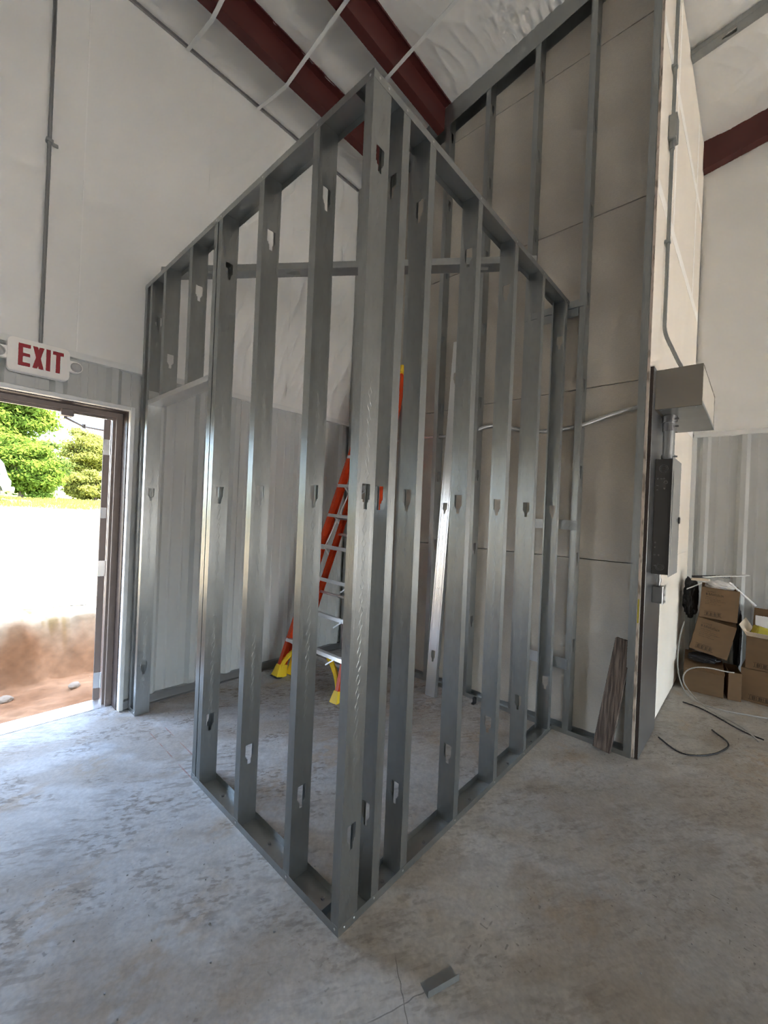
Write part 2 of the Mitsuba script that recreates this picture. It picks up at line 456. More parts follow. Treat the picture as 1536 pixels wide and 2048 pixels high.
SE = [YA, -6.6, -5.1, -3.6, -2.10, -0.385, 0.42, 1.22, 1.83, 2.115, 3.3, GB]
for i, (a, b) in enumerate(zip(SE[:-1], SE[1:])):
    obj('insulation_sheet', insul_wall(a, b, i, 0.05 if b < 0.6 else (1.4 if b < 2.2 else 0.4)), 'insulation', W, smooth=True)
for y in (-0.385, -3.6, -6.6):
    obj('seam_tape', bx(-2.2775, -2.2735, y - 0.004, y + 0.004, HW + 0.03, EAVE), 'tape', W)
# eave closure strip along the top of the wall
obj('eave_trim', bx(-2.31, -2.270, YA, 2.02, EAVE - 0.030, EAVE - 0.004), 'dark_steel', W)

# ------------------------------------------------------------------ exit door
D = thing('door_1', 'open exit door with dark frame, metal sill and leaf swung outwards', 'door', kind='structure')
JX0, JX1 = -2.52, -2.275
obj('jamb_liner', cat(bx(-2.43, -2.315, DY1 - 0.012, DY1, 0, DZ), bx(-2.43, -2.315, DY0, DY0 + 0.012, 0, DZ), bx(-2.43, -2.315, DY0, DY1, DZ - 0.012, DZ)), 'brown_frame', D)
tr = 0.022
obj('casing_trim', cat(rbx(-2.316, -2.262, DY1 - 0.006, DY1 + tr, 0, DZ + tr, 0.004), rbx(-2.316, -2.262, DY0 - tr, DY0 + 0.006, 0, DZ + tr, 0.004),
                       rbx(-2.316, -2.262, DY0 + 0.006, DY1 - 0.006, DZ - 0.006, DZ + tr, 0.004)), 'trim_white', D)
FY0, FY1, FZ = DY0 + 0.05, DY1 - 0.05, 2.095
fr = Polygon([(DY0 + 0.012, 0), (DY0 + 0.012, DZ - 0.012), (DY1 - 0.012, DZ - 0.012), (DY1 - 0.012, 0), (FY1, 0), (FY1, FZ), (FY0, FZ), (FY0, 0)])
obj('frame', cat(prism(fr, 0.13, TM((-2.55, 0, 0)) @ AX_YZ), bx(-2.47, -2.45, FY1 - 0.016, FY1, 0, FZ), bx(-2.47, -2.45, FY0, FY0 + 0.016, 0, FZ), bx(-2.47, -2.45, FY0, FY1, FZ - 0.016, FZ)), 'door_paint', D)
th = Polygon([(-2.60, -0.02), (-2.59, 0.004), (-2.54, 0.012), (-2.47, 0.012), (-2.42, 0.003), (-2.42, -0.02)])
obj('sill', prism(th, FY1 - FY0 + 0.05, TM((0, FY1 + 0.025, 0)) @ AX_XZ), 'aluminium', D)
LA = math.radians(107)   # opening angle
ML = TM((-2.548, FY1 - 0.004, 0)) @ RM(-LA, (0, 0, 1))
lf = rbx(-0.0, 0.044, -0.905, -0.002, 0.012, FZ - 0.004, 0.003)
lf.apply_transform(ML)
leaf = obj('leaf', lf, 'door_paint', D)
lt = cat(bx(0.044, 0.0455, -0.80, -0.10, 0.012, 0.26), bx(0.0, 0.044, -0.905, -0.0, FZ - 0.004, FZ - 0.002))
lt.apply_transform(ML)
obj('kick_plate', lt, 'aluminium', leaf)
for z in (1.83, 0.93, 0.10):
    m = cat(bx(0.004, 0.042, -0.004, 0.001, z, z + 0.115), cyl((-0.004, 0.004, z), (-0.004, 0.004, z + 0.115), 0.007))
    m.apply_transform(ML)
    obj('hinge', m, 'bright_steel', D)
hb = bx(0.006, 0.040, -0.003, 0.0006, 1.36, 1.44)
hb.apply_transform(ML)
obj('label_plate', hb, 'trim_white', D)
c = thing('door_1__closer', None, None)
arm_tip = (ML @ np.array([0.05, -0.22, 2.04, 1]))[:3]
obj('bracket', rbx(-2.47, -2.40, -0.43, -0.36, FZ - 0.045, FZ + 0.0, 0.004), 'door_paint', c)
obj('arm', cat(cyl((-2.46, -0.40, FZ - 0.05), (-2.58, -0.27, FZ - 0.075), 0.008), cyl((-2.58, -0.27, FZ - 0.075), arm_tip, 0.008), cyl((-2.58, -0.27, FZ - 0.09), (-2.58, -0.27, FZ - 0.06), 0.013)), 'dark_steel', c)

# ------------------------------------------------------------------ gable wall (wall_back)
G = thing('wall_back', 'far gable wall with white ribbed metal below and insulation above', 'wall', kind='structure')
GX1 = 9.0
gp = Polygon([(-2.3, -0.22), (GX1, -0.22), (GX1, roof(GX1)), (-2.3, roof(-2.3))])
obj('cladding', prism(gp, 0.12, TM((0, GB + 0.16, 0)) @ AX_XZ), 'trim_white', G)
MG = np.array([[1, 0, 0, 0], [0, -1, 0, GB + 0.012], [0, 0, 1, 0], [0, 0, 0, 1.0]])
x = 0.47
while x < GX1 - 0.1:
    x1 = min(x + 0.9144, GX1)
    m = liner(x + 0.0008, x1 - 0.0008, 0.04, HW - 0.01, 0.615)
    m.apply_translation((0, 0, 0.04)); m.apply_transform(MG); m.invert() if m.volume < 0 else None
    obj('liner_panel', m, 'liner', G)
    x = x1
tp = Polygon([(GB + 0.02, HW - 0.012), (GB - 0.035, HW - 0.012), (GB - 0.031, HW + 0.034), (GB + 0.02, HW + 0.034)])
obj('wainscot_trim', prism(tp, GX1 - 0.52, TM((0.52, 0, 0)) @ AX_YZ), 'trim_white', G)
obj('corner_trim', bx(0.507, 0.545, GB - 0.030, GB + 0.02, 0, HW - 0.012), 'trim_white', G)
obj('base_angle', bx(0.507, GX1, GB - 0.05, GB - 0.02, 0, 0.05), 'dark_steel', G)


def insul_gable(x0, x1, seed):
    def f(U, V):
        Z = HW + 0.02 + V * (roof(U) - HW - 0.03)
        fold = (1 - np.abs(np.sin(U * 7 + Z * 2.0 + 5 * meshkit.fbm(np.stack([U, Z * 0.7, 0 * U], -1), 3, seed)))) ** 3
        edge = np.minimum(1, np.minimum(U - x0, x1 - U) / 0.05)
        top = np.clip((Z - 4.2) / 1.0, 0, 1)
        cre = 0.012 * np.sin(Z * 9 - U * 1.2) * top
        Y = GB - 0.004 - 0.02 * edge * np.sin(np.clip(V, 0, 1) * np.pi) ** 0.5 - 0.006 * fold * edge - cre
        return U, Y, Z
    m = grid(f, np.linspace(x0, x1, max(3, int((x1 - x0) / 0.02))), np.linspace(0, 1, 150))
    m.invert()
    return m


gx = [0.505, 1.25, 2.6, 4.1, 5.6, 7.2, GX1]
for i, (a, b) in enumerate(zip(gx[:-1], gx[1:])):
    obj('insulation_sheet', insul_gable(a, b, 20 + i), 'insulation', G, smooth=True)
# red rafter just in front of the gable insulation
h = 0.295
rp = Polygon([(0.507, roof(0.507) - h), (GX1, roof(GX1) - h), (GX1, roof(GX1) - 0.005), (0.507, roof(0.507) - 0.005)])
fl = lambda z0, z1: Polygon([(0.507, roof(0.507) - z0), (GX1, roof(GX1) - z0), (GX1, roof(GX1) - z1), (0.507, roof(0.507) - z1)])
obj('rafter', cat(prism(rp, 0.008, TM((0, 4.258, 0)) @ AX_XZ), prism(fl(h, h - 0.01), 0.10, TM((0, 4.35, 0)) @ AX_XZ), prism(fl(0.016, 0.006), 0.10, TM((0, 4.35, 0)) @ AX_XZ)), 'red_oxide', G)

# ------------------------------------------------------------------ roof
C = thing('ceiling', 'sloping white roof insulation between dark red steel purlins', 'ceiling', kind='structure')


def insul_roof(x0, x1, y0, y1, seed, nx, ny, wr=1.0):
    def f(X, Y):
        u, v = (X - x0) / (x1 - x0), (Y - y0) / (y1 - y0)
        sag = -0.035 * np.sin(np.clip(u, 0, 1) * np.pi) ** 0.6
        A = np.stack([X * 1.6, Y * 1.1, 0 * X + seed], -1)
        warp = meshkit.fbm(A, 3, seed) * 7
        f1 = (1 - np.abs(np.sin((X * 0.5 + Y * 1.0) * 7.0 + warp))) ** 3
        f2 = (1 - np.abs(np.sin((X * 2.2 - Y * 0.8) * 9.0 + warp * 1.6))) ** 3
        m = meshkit.fbm(np.stack([X * 1.3, Y * 1.3, 0 * X + 9], -1), 2, seed)
        near = np.exp(-((Y - 2.02) / 0.55) ** 2)
        e = np.minimum(1, np.minimum(u, 1 - u) * 8)
        pleat = (1 - np.abs(np.sin(X * 34 + 14 * m + 12 * Y + warp))) ** 3
        f3 = (1 - np.abs(np.sin((X * 1.0 + Y * 1.7) * 22.0 + warp * 2.5))) ** 4
        return X, Y, roof(X) - 0.002 + (sag - wr * (0.016 * f1 * m + 0.013 * f2 * m + 0.018 * near * pleat * (0.3 + m) + 0.013 * f3 * m + (0.012 * (1 - np.abs(np.sin(Y * 6.5 + m))) ** 5 if seed == 5 else 0))) * e
    m = grid(f, np.linspace(x0, x1, nx), np.linspace(y0, y1, ny))
    m.invert()
    return m


PX = [-1.765, -1.165]
obj('insulation_sheet', insul_roof(-2.31, PX[0], YA, 4.45, 1, 50, 500, 0.5), 'insulation', C, smooth=True)
obj('insulation_sheet', insul_roof(PX[0], PX[1], YA, 4.45, 2, 50, 500, 0.5), 'insulation', C, smooth=True)
obj('insulation_sheet', insul_roof(PX[1], 0.47, YA, 2.115, 3, 130, 520), 'insulation', C, smooth=True)
obj('insulation_sheet', insul_roof(PX[1], 0.47, 2.115, 4.45, 4, 60, 90), 'insulation', C, smooth=True)
obj('insulation_sheet', insul_roof(0.47, 2.0, YA, 4.45, 5, 120, 700, 0.8), 'insulation', C, smooth=True)
for i, (a, b) in enumerate(((2.0, 3.5), (3.5, 5.0), (5.0, 6.5), (6.5, 9.0))):
    obj('insulation_sheet', insul_roof(a, b, YA, 4.45, 6 + i, 20, 60, 0.5), 'insulation', C, smooth=True)
obj('roof_deck', prism(Polygon([(-2.6, roof(-2.6) + 0.02), (GX1, roof(GX1) + 0.02), (GX1, roof(GX1) + 0.08), (-2.6, roof(-2.6) + 0.08)]), 4.6 - YA, TM((0, 4.6, 0)) @ AX_XZ), 'trim_white', C)


def purlin(x0):
    z = roof(x0) - 0.012
    t, hh, fl_ = 0.004, 0.20, 0.066
    p = Polygon([(x0, z), (x0 + fl_, z + SL * fl_), (x0 + fl_, z + SL * fl_ - 0.018), (x0 + fl_ - t, z + SL * fl_ - 0.018), (x0 + fl_ - t, z + SL * fl_ - t), (x0 + t, z - t), (x0 + t, z - hh), (x0 - fl_, z - hh - SL * fl_),
                 (x0 - fl_, z - hh - SL * fl_ + 0.018), (x0 - fl_ + t, z - hh - SL * fl_ + 0.018), (x0 - fl_ + t, z - hh - SL * fl_ + t), (x0, z - hh + t)])
    return p


for x0 in (PX[0], PX[1], 2.0, 3.5, 5.0, 6.5):
    y1 = 2.02 if x0 < 0.4 else 4.25
    obj('purlin', prism(purlin(x0), y1 - YA, TM((0, y1, 0)) @ AX_XZ), 'red_oxide', C)


def strap(y, x0, x1, w=0.026, dz=-0.232):
    p = Polygon([(x0, roof(x0) + dz), (x1, roof(x1) + dz), (x1, roof(x1) + dz + 0.004), (x0, roof(x0) + dz + 0.004)])
    m = prism(p, w, TM((0, y + w / 2, 0)) @ AX_XZ)
    tail = bx(x0 - 0.002, x0 + 0.002, y - w / 2, y + w / 2, roof(x0) + dz, roof(x0) + dz + 0.12)
    return m


for y in (0.21, 0.80, 1.335, -1.2, -2.6):
    end = -2.26
    p = strap(y, -1.84, 0.44)
    a, b = np.array([-1.84, y, roof(-1.84) - 0.232]), np.array([end, y, roof(end) - 0.075])
    q = Polygon([(a[0], a[2]), (a[0], a[2] + 0.004), (b[0], b[2] + 0.004), (b[0], b[2])])
    obj('strap', cat(p, prism(q, 0.026, TM((0, y + 0.013, 0)) @ AX_XZ)), 'trim_white', C)

# ------------------------------------------------------------------ steel studs
DW, FL = 0.0921, 0.0413   # web depth, flange


def keyhole(c=(0, 0)):
    """stepped punch-out, tab downwards"""
    p = unary_union([sbox(-0.0205, -0.010, 0.0205, 0.046), sbox(-0.0145, -0.020, 0.0145, -0.008), sbox(-0.0085, -0.045, 0.0085, -0.018)])
    return affinity.translate(p, *c)


def stud_mesh(h, holes, dw=DW, fl=FL, emboss=True, t=0.0014, rounds=()):
    """local: web outer face at x=0 facing +x, flanges towards -x, y centred, z 0..h"""
    web = sbox(-dw / 2, 0, dw / 2, h).difference(unary_union([keyhole((0, z)) for z in holes] + [Point(q).buffer(0.021) for q in rounds]) if len(holes) + len(rounds) else Polygon())
    ms = [prism(web, t, TM((-t, 0, 0)) @ AX_YZ)]
    o = dw / 2
    # flange with rolled grooves and a return lip (profile in x,y)
    g = 0.0004
    outer = [(0, o), (-0.010, o), (-0.0115, o - g), (-0.013, o), (-0.019, o), (-0.0205, o - g), (-0.022, o), (-0.028, o), (-0.0295, o - g), (-0.031, o), (-fl, o), (-fl, o - 0.009), (-fl + t, o - 0.009), (-fl + t, o - t - g), (-t, o - t - g), (-t, o - t - g)]
    fp = Polygon(outer).buffer(0)
    f1 = prism(fp, h)
    f2 = f1.copy(); f2.vertices = f2.vertices * [1, -1, 1]; f2.invert()
    ms += [f1, f2]
    # two stiffening lines on the web
    for s in (-1, 1):
        for yy in (0.030, 0.036):
            rp_ = trimesh.Trimesh([(0, s * yy - 0.0016, 0), (0.0004, s * yy, 0), (0, s * yy + 0.0016, 0), (0, s * yy - 0.0016, h), (0.0004, s * yy, h), (0, s * yy + 0.0016, h)], [[0, 1, 4], [0, 4, 3], [1, 2, 5], [1, 5, 4]], process=False)
            ms.append(rp_)
    if emboss:
        V, F = [], []
        hz, hy, ht = 0.019, 0.0105, 0.00046
        z = 0.05
        while z < h - 0.04:
            if all(abs(z - zz) > 0.066 for zz in holes):
                ring = np.array([(0, -hz), (hy, 0), (0, hz), (-hy, 0)])
                b = len(V)
                for sc, xx in ((1 + 0.16, 0), (1, ht), (1 - 0.16, 0)):
                    for r in ring:
                        V.append((xx, r[0] * sc, z + r[1] * sc))
                for k in range(4):
                    n = (k + 1) % 4
                    for lv in (0, 4):
                        F += [[b + lv + k, b + lv + n, b + lv + 4 + n], [b + lv + k, b + lv + 4 + n, b + lv + 4 + k]]
            z += 0.0492
        ms.append(trimesh.Trimesh(V, F, process=False))
    return cat(*ms)




def stud_ply(mesh):
    """rolled sheet steel: uv along and across the roll, for the brushed sheen"""
    m = trimesh.Trimesh(mesh.vertices[mesh.faces].reshape(-1, 3), np.arange(3 * len(mesh.faces)).reshape(-1, 3), process=False)
    n = np.repeat(m.face_normals, 3, axis=0)
    h = np.cross([0, 0, 1.0], n)
    ln_ = np.linalg.norm(h, axis=1, keepdims=True)
    h = np.where(ln_ > 0.3, h / np.maximum(ln_, 1e-9), [1.0, 0, 0])
    v = np.where(ln_[:, 0] > 0.3, m.vertices[:, 2], m.vertices[:, 1])
    return mikit.ply(m, 'mat_stud_steel', uv=np.c_[(m.vertices * h).sum(1), v])


HS = 3.048
HOLES = (0.325, 1.545, 2.75)
stud_full = stud_ply(stud_mesh(HS - 0.004, HOLES))
I4 = np.eye(4)
RZ = lambda d: RM(math.radians(d), (0, 0, 1))


def track_profile(leg=0.032, w=DW + 0.0024, t=0.0012):
    """channel opening upward: u across (centred), v up from 0"""
    a = w / 2
    return Polygon([(-a, 0), (a, 0), (a, leg), (a - t, leg), (a - t, t), (-a + t, t), (-a + t, leg), (-a, leg)])


def track(p0, p1, z, down=False, leg=0.032, w=DW + 0.0024):
    """track between two plan points; z of its web's outer face"""
    p0, p1 = np.array(p0, float), np.array(p1, float)
    ln = np.linalg.norm(p1 - p0)
    m = prism(track_profile(leg, w), ln)          # u->x, v->y, len->z
    M = np.eye(4)
    d = (p1 - p0) / ln
    nrm = np.array([-d[1], d[0]])
    s = -1 if down else 1
    M[:3, 0] = [nrm[0] * s, nrm[1] * s, 0]
    M[:3, 1] = [0, 0, s]
    M[:3, 2] = [d[0], d[1], 0]
    M[:3, 3] = [p0[0], p0[1], z]
    if np.linalg.det(M[:3, :3]) < 0:
        M[:3, 0] *= -1
    m.apply_transform(M)
    return m


def pin(p, d, r=0.0045):
    m = trimesh.creation.icosphere(1, radius=r)
    m.vertices = m.vertices * (1 - 0.6 * np.abs(np.array(d)))
    m.apply_translation(p)
    return m


CY = DW / 2 + 0.001    # stud centre line from the frame's outer face
LF = thing('stud_wall', 'galvanized steel stud wall with a framed door opening, running from the near corner to the exit wall', 'stud wall')
BX0, JB = -1.205, -2.185
obj('bottom_track', track((0, CY), (BX0, CY), 0), 'track_steel', LF)
obj('bottom_track', track((-2.128, CY), (-2.27, CY), 0), 'track_steel', LF)
obj('top_track', track((0, CY), (-2.27, CY), HS, down=True), 'track_steel', LF)
for x in (-0.0012, -0.296, -0.702, -1.108, -1.160, -2.128, -2.226):
    obj('stud', stud_full, None, LF, to_world=TM((x, CY, 0.002)))
HD = 2.17
crip = stud_ply(stud_mesh(HS - HD - 0.006, (0.26,)))
slotted = stud_ply(stud_mesh(HS - HD - 0.006, (0.58,)))
for i, x in enumerate((-1.475, -1.880)):
    obj('cripple_stud', crip if i else slotted, None, LF, to_world=TM((x, CY, HD + 0.003)))
hd = cat(track((-2.127, CY), (-1.204, CY), HD), bx(-1.2055, -1.204, 0.004, DW - 0.002, HD, HD + 0.13), bx(-2.127, -2.1255, 0.004, DW - 0.002, HD, HD + 0.10))
obj('header', hd, 'bright_steel', LF, label='bright header track over the door opening')
scr = [pin((x - 0.018, -0.0005, z), (0, 1, 0)) for x in (-0.0012, -0.296, -0.702, -1.108, -1.160, -2.128) for z in (0.018, HS - 0.016)]
scr += [pin((x - 0.018, -0.0005, HD + 0.018), (0, 1, 0)) for x in (-1.22, -1.475, -1.88, -2.09)]
obj('screws', cat(*scr), 'bright_steel', LF, kind='stuff')

RF = thing('stud_wall_001', 'galvanized steel stud wall without opening, running from the near corner back to the tall partition', 'stud wall')
obj('bottom_track', track((-CY, R - 0.003), (-CY, 0.0008), 0), 'track_steel', RF)
obj('top_track', track((-CY, R - 0.003), (-CY, 0.0008), HS, down=True), 'track_steel', RF)
for y in (0.165, 0.337, 0.733, 1.139, 1.532):
    obj('stud', stud_full, None, RF, to_world=TM((-CY, y, 0.002)) @ RZ(-90))
obj('stud', stud_full, None, RF, to_world=TM((-CY, 1.985, 0.002)) @ RZ(90))
scr = [pin((0.0005, y + 0.018, z), (1, 0, 0)) for y in (0.012, 0.06, 0.165, 0.337, 0.733, 1.139, 1.532, 1.955) for z in (0.018, HS - 0.016)]
obj('screws', cat(*scr), 'bright_steel', RF, kind='stuff')
sc2 = [trimesh.creation.cylinder(0.007, 0.006, sections=8, transform=TM((-CY + 0.01, y, 0.004))) for y in (0.27, 0.55, 0.95, 1.4, 1.75)]
obj('anchor_pin', sc2[0], 'dark_steel', RF)
for m in sc2[1:]:
    obj('anchor_pin', m, 'dark_steel', RF)
for x in (-0.15, -0.52, -0.95):
    obj('anchor_pin', trimesh.creation.cylinder(0.007, 0.006, sections=8, transform=TM((x, CY + 0.008, 0.004))), 'dark_steel', LF)

# diagonal brace: a stud lying flat on the top tracks
a, b = np.array([-2.03, 0.045, HS + 0.0015]), np.array([-0.03, 1.47, HS + 0.0015])
ln = np.linalg.norm(b - a); d = (b - a) / ln
bm = stud_mesh(ln, tuple(np.arange(0.3, ln, 0.61)), emboss=False)
M = np.eye(4); M[:3, 2] = d; M[:3, 0] = [0, 0, -1]; M[:3, 1] = np.cross(d, [0, 0, -1]); M[:3, 3] = a
if np.linalg.det(M[:3, :3]) < 0:
    M[:3, 1] *= -1
bm.apply_transform(M)
obj('brace_stud', bm, 'steel', label='steel stud lying flat as a diagonal brace across the two top tracks', category='brace')

# ------------------------------------------------------------------ tall partition (wall_right)
PW = thing('wall_right', 'tall partition of steel studs with the brown back of drywall behind them', 'wall', kind='structure')
YS = R + DW / 2 + 0.001
YD = R + DW + 0.003
sheets = [0.006, 1.225, 2.435, 3.655, 4.875, 6.0]
for i, (z0, z1) in enumerate(zip(sheets[:-1], sheets[1:])):
    lim = Polygon([(-2.27, 0), (E, 0), (E, roof(E) - 0.03), (-2.27, roof(-2.27) - 0.03)])
    s_ = sbox(-2.27, z0 + 0.0025, E, z1 - 0.0025).intersection(lim)
    cut = [s_] if i % 2 else [s_.intersection(sbox(-3, 0, -0.292, 9)).buffer(-0.0012, join_style=2), s_.intersection(sbox(-0.292, 0, 3, 9)).buffer(-0.0012, join_style=2)]
    for q in cut:
        obj('drywall_sheet', prism(q, 0.0125, TM((0, YD + 0.0125, 0)) @ AX_XZ), 'drywall_back', PW)
PST = [0.107, -0.292, -0.705, -1.105, -1.508, -1.912, -2.225]
for i, x in enumerate(PST):
    hgt = roof(x - 0.041) - 0.05
    obj('stud', stud_ply(stud_mesh(hgt, tuple(np.arange(0.61, hgt - 0.2, 0.61)), emboss=False, rounds=[(2.068 - YS, {0: 2.164, 1: 2.165, 2: 2.216, 3: 2.194, 4: 2.20}.get(i, 2.20) - 0.002)])), None, PW, to_world=TM((x, YS, 0.002)))
hgt = roof(0.44) - 0.05
obj('stud', stud_ply(stud_mesh(hgt, (), emboss=False)), None, PW, to_world=TM((0.447, YS, 0.002)) @ RZ(180))
obj('bottom_track', track((-2.27, YS), (E - 0.001, YS), 0), 'track_steel', PW)
LEG = 0.185
tz = lambda x: roof(x) - 0.02
legp = Polygon([(-2.26, tz(-2.26)), (E - 0.001, tz(E)), (E - 0.001, tz(E) - LEG), (-2.26, tz(-2.26) - LEG)])
webp = Polygon([(-2.26, tz(-2.26)), (E - 0.001, tz(E)), (E - 0.001, tz(E) - 0.0014), (-2.26, tz(-2.26) - 0.0014)])
obj('top_track', cat(prism(legp, 0.0013, TM((0, R, 0)) @ AX_XZ), prism(legp, 0.0013, TM((0, R + DW + 0.0026, 0)) @ AX_XZ), prism(webp, DW + 0.0039, TM((0, R + DW + 0.0026, 0)) @ AX_XZ)), 'steel', PW)
# flat blocking pieces across the front of two stud bays, with embossed diamonds, and a track block at the frame's top


def blocking(x0, x1, z0, z1):
    m = [bx(x0, x1, R - 0.0032, R - 0.0014, z0, z1)]
    n = int((x1 - x0) / 0.05)
    for k in range(n):
        c_ = np.array([x0 + 0.03 + k * 0.05, (z0 + z1) / 2])
        for a_, s_ in ((45, 1), (-45, 1), (45, -1), (-45, -1)):
            b_ = bx(-0.013, 0.013, -0.0012, 0.0012, -0.0013, 0.0013)
            b_.apply_transform(RM(math.radians(a_), (0, 1, 0)))
            b_.apply_translation((c_[0] + 0.009 * s_ * (1 if a_ > 0 else 1), R - 0.0036, c_[1] + 0.009 * (s_ if a_ < 0 else -s_) * (1 if a_ > 0 else 1)))
            m.append(b_)
    m += [pin((x0 + 0.012, R - 0.004, zz), (0, 1, 0), 0.004) for zz in (z0 + 0.015, z1 - 0.015)] + [pin((x1 - 0.012, R - 0.004, zz), (0, 1, 0), 0.004) for zz in (z0 + 0.015, z1 - 0.015)]
    return cat(*m)


obj('blocking', blocking(-0.31, 0.112, 1.425, 1.492), 'bright_steel', PW)
obj('blocking', blocking(-0.31, 0.085, 0.445, 0.522), 'bright_steel', PW)
obj('blocking', track((-0.33, YS - 0.012), (0.10, YS - 0.012), 2.99), 'steel', PW)
obj('blocking', bx(-0.33, 0.062, R - 0.004, R - 0.002, 2.93, 3.045), 'steel', PW)

# ------------------------------------------------------------------ drywall side of the passage (wall_side)
SW = thing('wall_side', 'cream drywall face turning away behind the tall partition, with the electrical gear', 'wall', kind='structure')
js = [0.008, 1.22, 2.44, 3.65, 4.69, 5.9]
for z0, z1 in zip(js[:-1], js[1:]):
    q = sbox(2.035, z0 + 0.001, GB - 0.02, min(z1 - 0.001, roof(E) - 0.03))
    m = prism(q, 0.0159, TM((E + 0.0008, 0, 0)) @ AX_YZ)
    obj('drywall_sheet', m, 'drywall_face', SW)
obj('sheet_edge', bx(E + 0.0012, E + 0.0163, 2.0335, 2.0352, 0.008, roof(E) - 0.03), 'gypsum_edge', SW, label='ragged broken gypsum edge of the drywall')
obj('sheet_edge', bx(E + 0.004, E + 0.0125, 2.0322, 2.0338, 0.86, 1.01), 'yellow_plastic', SW, label='yellow strip on the drywall edge')
for z in (2.44, 3.65, 4.69):
    obj('joint_tape', bx(E + 0.0165, E + 0.0178, 2.06, GB - 0.03, z - 0.045, z + 0.045), 'joint_mud', SW)
for y in (2.66, 3.86):
    obj('joint_tape', bx(E + 0.0165, E + 0.0176, y - 0.03, y + 0.03, 3.66, 5.35), 'joint_mud', SW)

# ------------------------------------------------------------------ electrical gear on the side wall
XB = E + 0.0185
t = thing('backing_panel', 'tall galvanized steel backing panel behind the breaker panel, standing on the floor', 'backing panel')
obj('sheet', rbx(XB + 0.018, XB + 0.0205, 2.04, 2.60, 0.004, 2.485, 0.0008), 'pan_steel', t)
obj('edge_flange', cat(bx(XB, XB + 0.018, 2.04, 2.0425, 0.004, 2.485), bx(XB, XB + 0.018, 2.5975, 2.60, 0.004, 2.485), bx(XB, XB + 0.018, 2.0425, 2.5975, 2.4825, 2.485)), 'brown_frame', t)
XP = XB + 0.0215
t = thing('wireway', 'grey open ended steel wiring trough above the conduit on the backing panel', 'wiring trough')
wy0, wy1, wz0, wz1, wx1 = 2.10, 2.97, 2.222, 2.472, 0.770
obj('trough', cat(rbx(XP, wx1, wy0, wy0 + 0.003, wz0, wz1, 0.001), bx(XP, wx1, wy1 - 0.003, wy1, wz0, wz1), bx(XP, XP + 0.003, wy0, wy1, wz0, wz1),
                  bx(XP, wx1, wy0 + 0.003, wy1 - 0.003, wz1 - 0.003, wz1), bx(XP, wx1, wy0 + 0.003, wy1 - 0.003, wz0, wz0 + 0.003)), 'trough_paint', t)
obj('front_cover', rbx(wx1 - 0.006, wx1 - 0.002, wy0 + 0.045, wy1 - 0.004, wz0 + 0.004, wz1 - 0.004, 0.001), 'cream_paint', t)
obj('bottom_lip', cat(bx(XP + 0.02, wx1 + 0.001, wy0 + 0.01, wy1, wz0 - 0.0016, wz0 - 0.0002), bx(wx1 + 0.0003, wx1 + 0.0028, wy0 + 0.0, wy1, wz0 - 0.002, wz0 + 0.02)), 'steel', t)
for xx, zz in ((0.56, wz0 - 0.002), (0.74, wz0 - 0.002), (0.75, wz1 + 0.001), (0.57, wz1 + 0.001)):
    obj('screw', pin((xx, wy0 + 0.03, zz), (0, 0, 1), 0.005), 'bright_steel', t)
t = thing('conduit', 'short thick steel conduit between the wiring trough and the breaker panel', 'conduit')
cx, cy = 0.582, 2.31
obj('pipe', cyl((cx, cy, 1.925), (cx, cy, wz0 - 0.003), 0.0335, 28), 'steel', t, smooth=40)
obj('coupling', cat(cyl((cx, cy, 2.115), (cx, cy, 2.165), 0.040, 28), cyl((cx, cy, 2.172), (cx, cy, 2.214), 0.044, 10), cyl((cx + 0.035, cy - 0.03, 2.14), (cx + 0.055, cy - 0.03, 2.14), 0.006, 8), cyl((cx + 0.035, cy - 0.03, 2.19), (cx + 0.055, cy - 0.03, 2.19), 0.006, 8)), 'dark_steel', t, smooth=40)
obj('coupling', cat(cyl((cx, cy, 1.920), (cx, cy, 1.955), 0.040, 28), cyl((cx + 0.035, cy - 0.03, 1.94), (cx + 0.055, cy - 0.03, 1.94), 0.006, 8)), 'steel', t, smooth=40)
t = thing('breaker_panel', 'tall dark grey breaker panel on the backing panel, under the thick conduit', 'breaker panel')
py0, py1, pz0, pz1, px1 = 2.205, 2.565, 1.165, 1.917, 0.622
obj('box', rbx(XP, px1, py0, py1, pz0, pz1, 0.002), 'panel_paint', t)
kn = []
for (xx, zz, r) in ((0.575, 1.855, 0.024), (0.575, 1.855, 0.016), (0.575, 1.215, 0.024), (0.575, 1.215, 0.016), (0.59, 1.765, 0.010)):
    kn.append(trimesh.creation.torus(r, 0.0011, major_sections=24, minor_sections=6, transform=TM((xx, py0, zz)) @ RM(math.pi / 2, (1, 0, 0))))
for (xx, zz) in ((0.545, 1.79), (0.565, 1.79), (0.58, 1.79), (0.545, 1.745), (0.545, 1.715), (0.583, 1.725), (0.545, 1.37), (0.545, 1.34), (0.545, 1.29), (0.567, 1.29), (0.545, 1.22), (0.552, 1.22)):
    kn.append(trimesh.creation.torus(0.0035, 0.0011, major_sections=10, minor_sections=5, transform=TM((xx, py0, zz)) @ RM(math.pi / 2, (1, 0, 0))))
for m in kn:
    obj('knockout', m, 'dark_steel', t)
obj('cover', rbx(px1 + 0.0005, px1 + 0.004, py0 - 0.012, py1 + 0.012, pz0 - 0.012, pz1 + 0.012, 0.0015), 'cover_paint', t)
dm = rbx(px1 + 0.0045, px1 + 0.0075, py0 + 0.02, py1 - 0.03, pz0 + 0.10, pz1 - 0.075, 0.0015)
dr_ = obj('door', dm, 'cover_paint', t)
obj('latch', rbx(px1 + 0.0078, px1 + 0.016, py1 - 0.075, py1 - 0.04, 1.50, 1.545, 0.002), 'black', dr_)
t = thing('outlet_box', 'small steel outlet box below the breaker panel', 'outlet box')
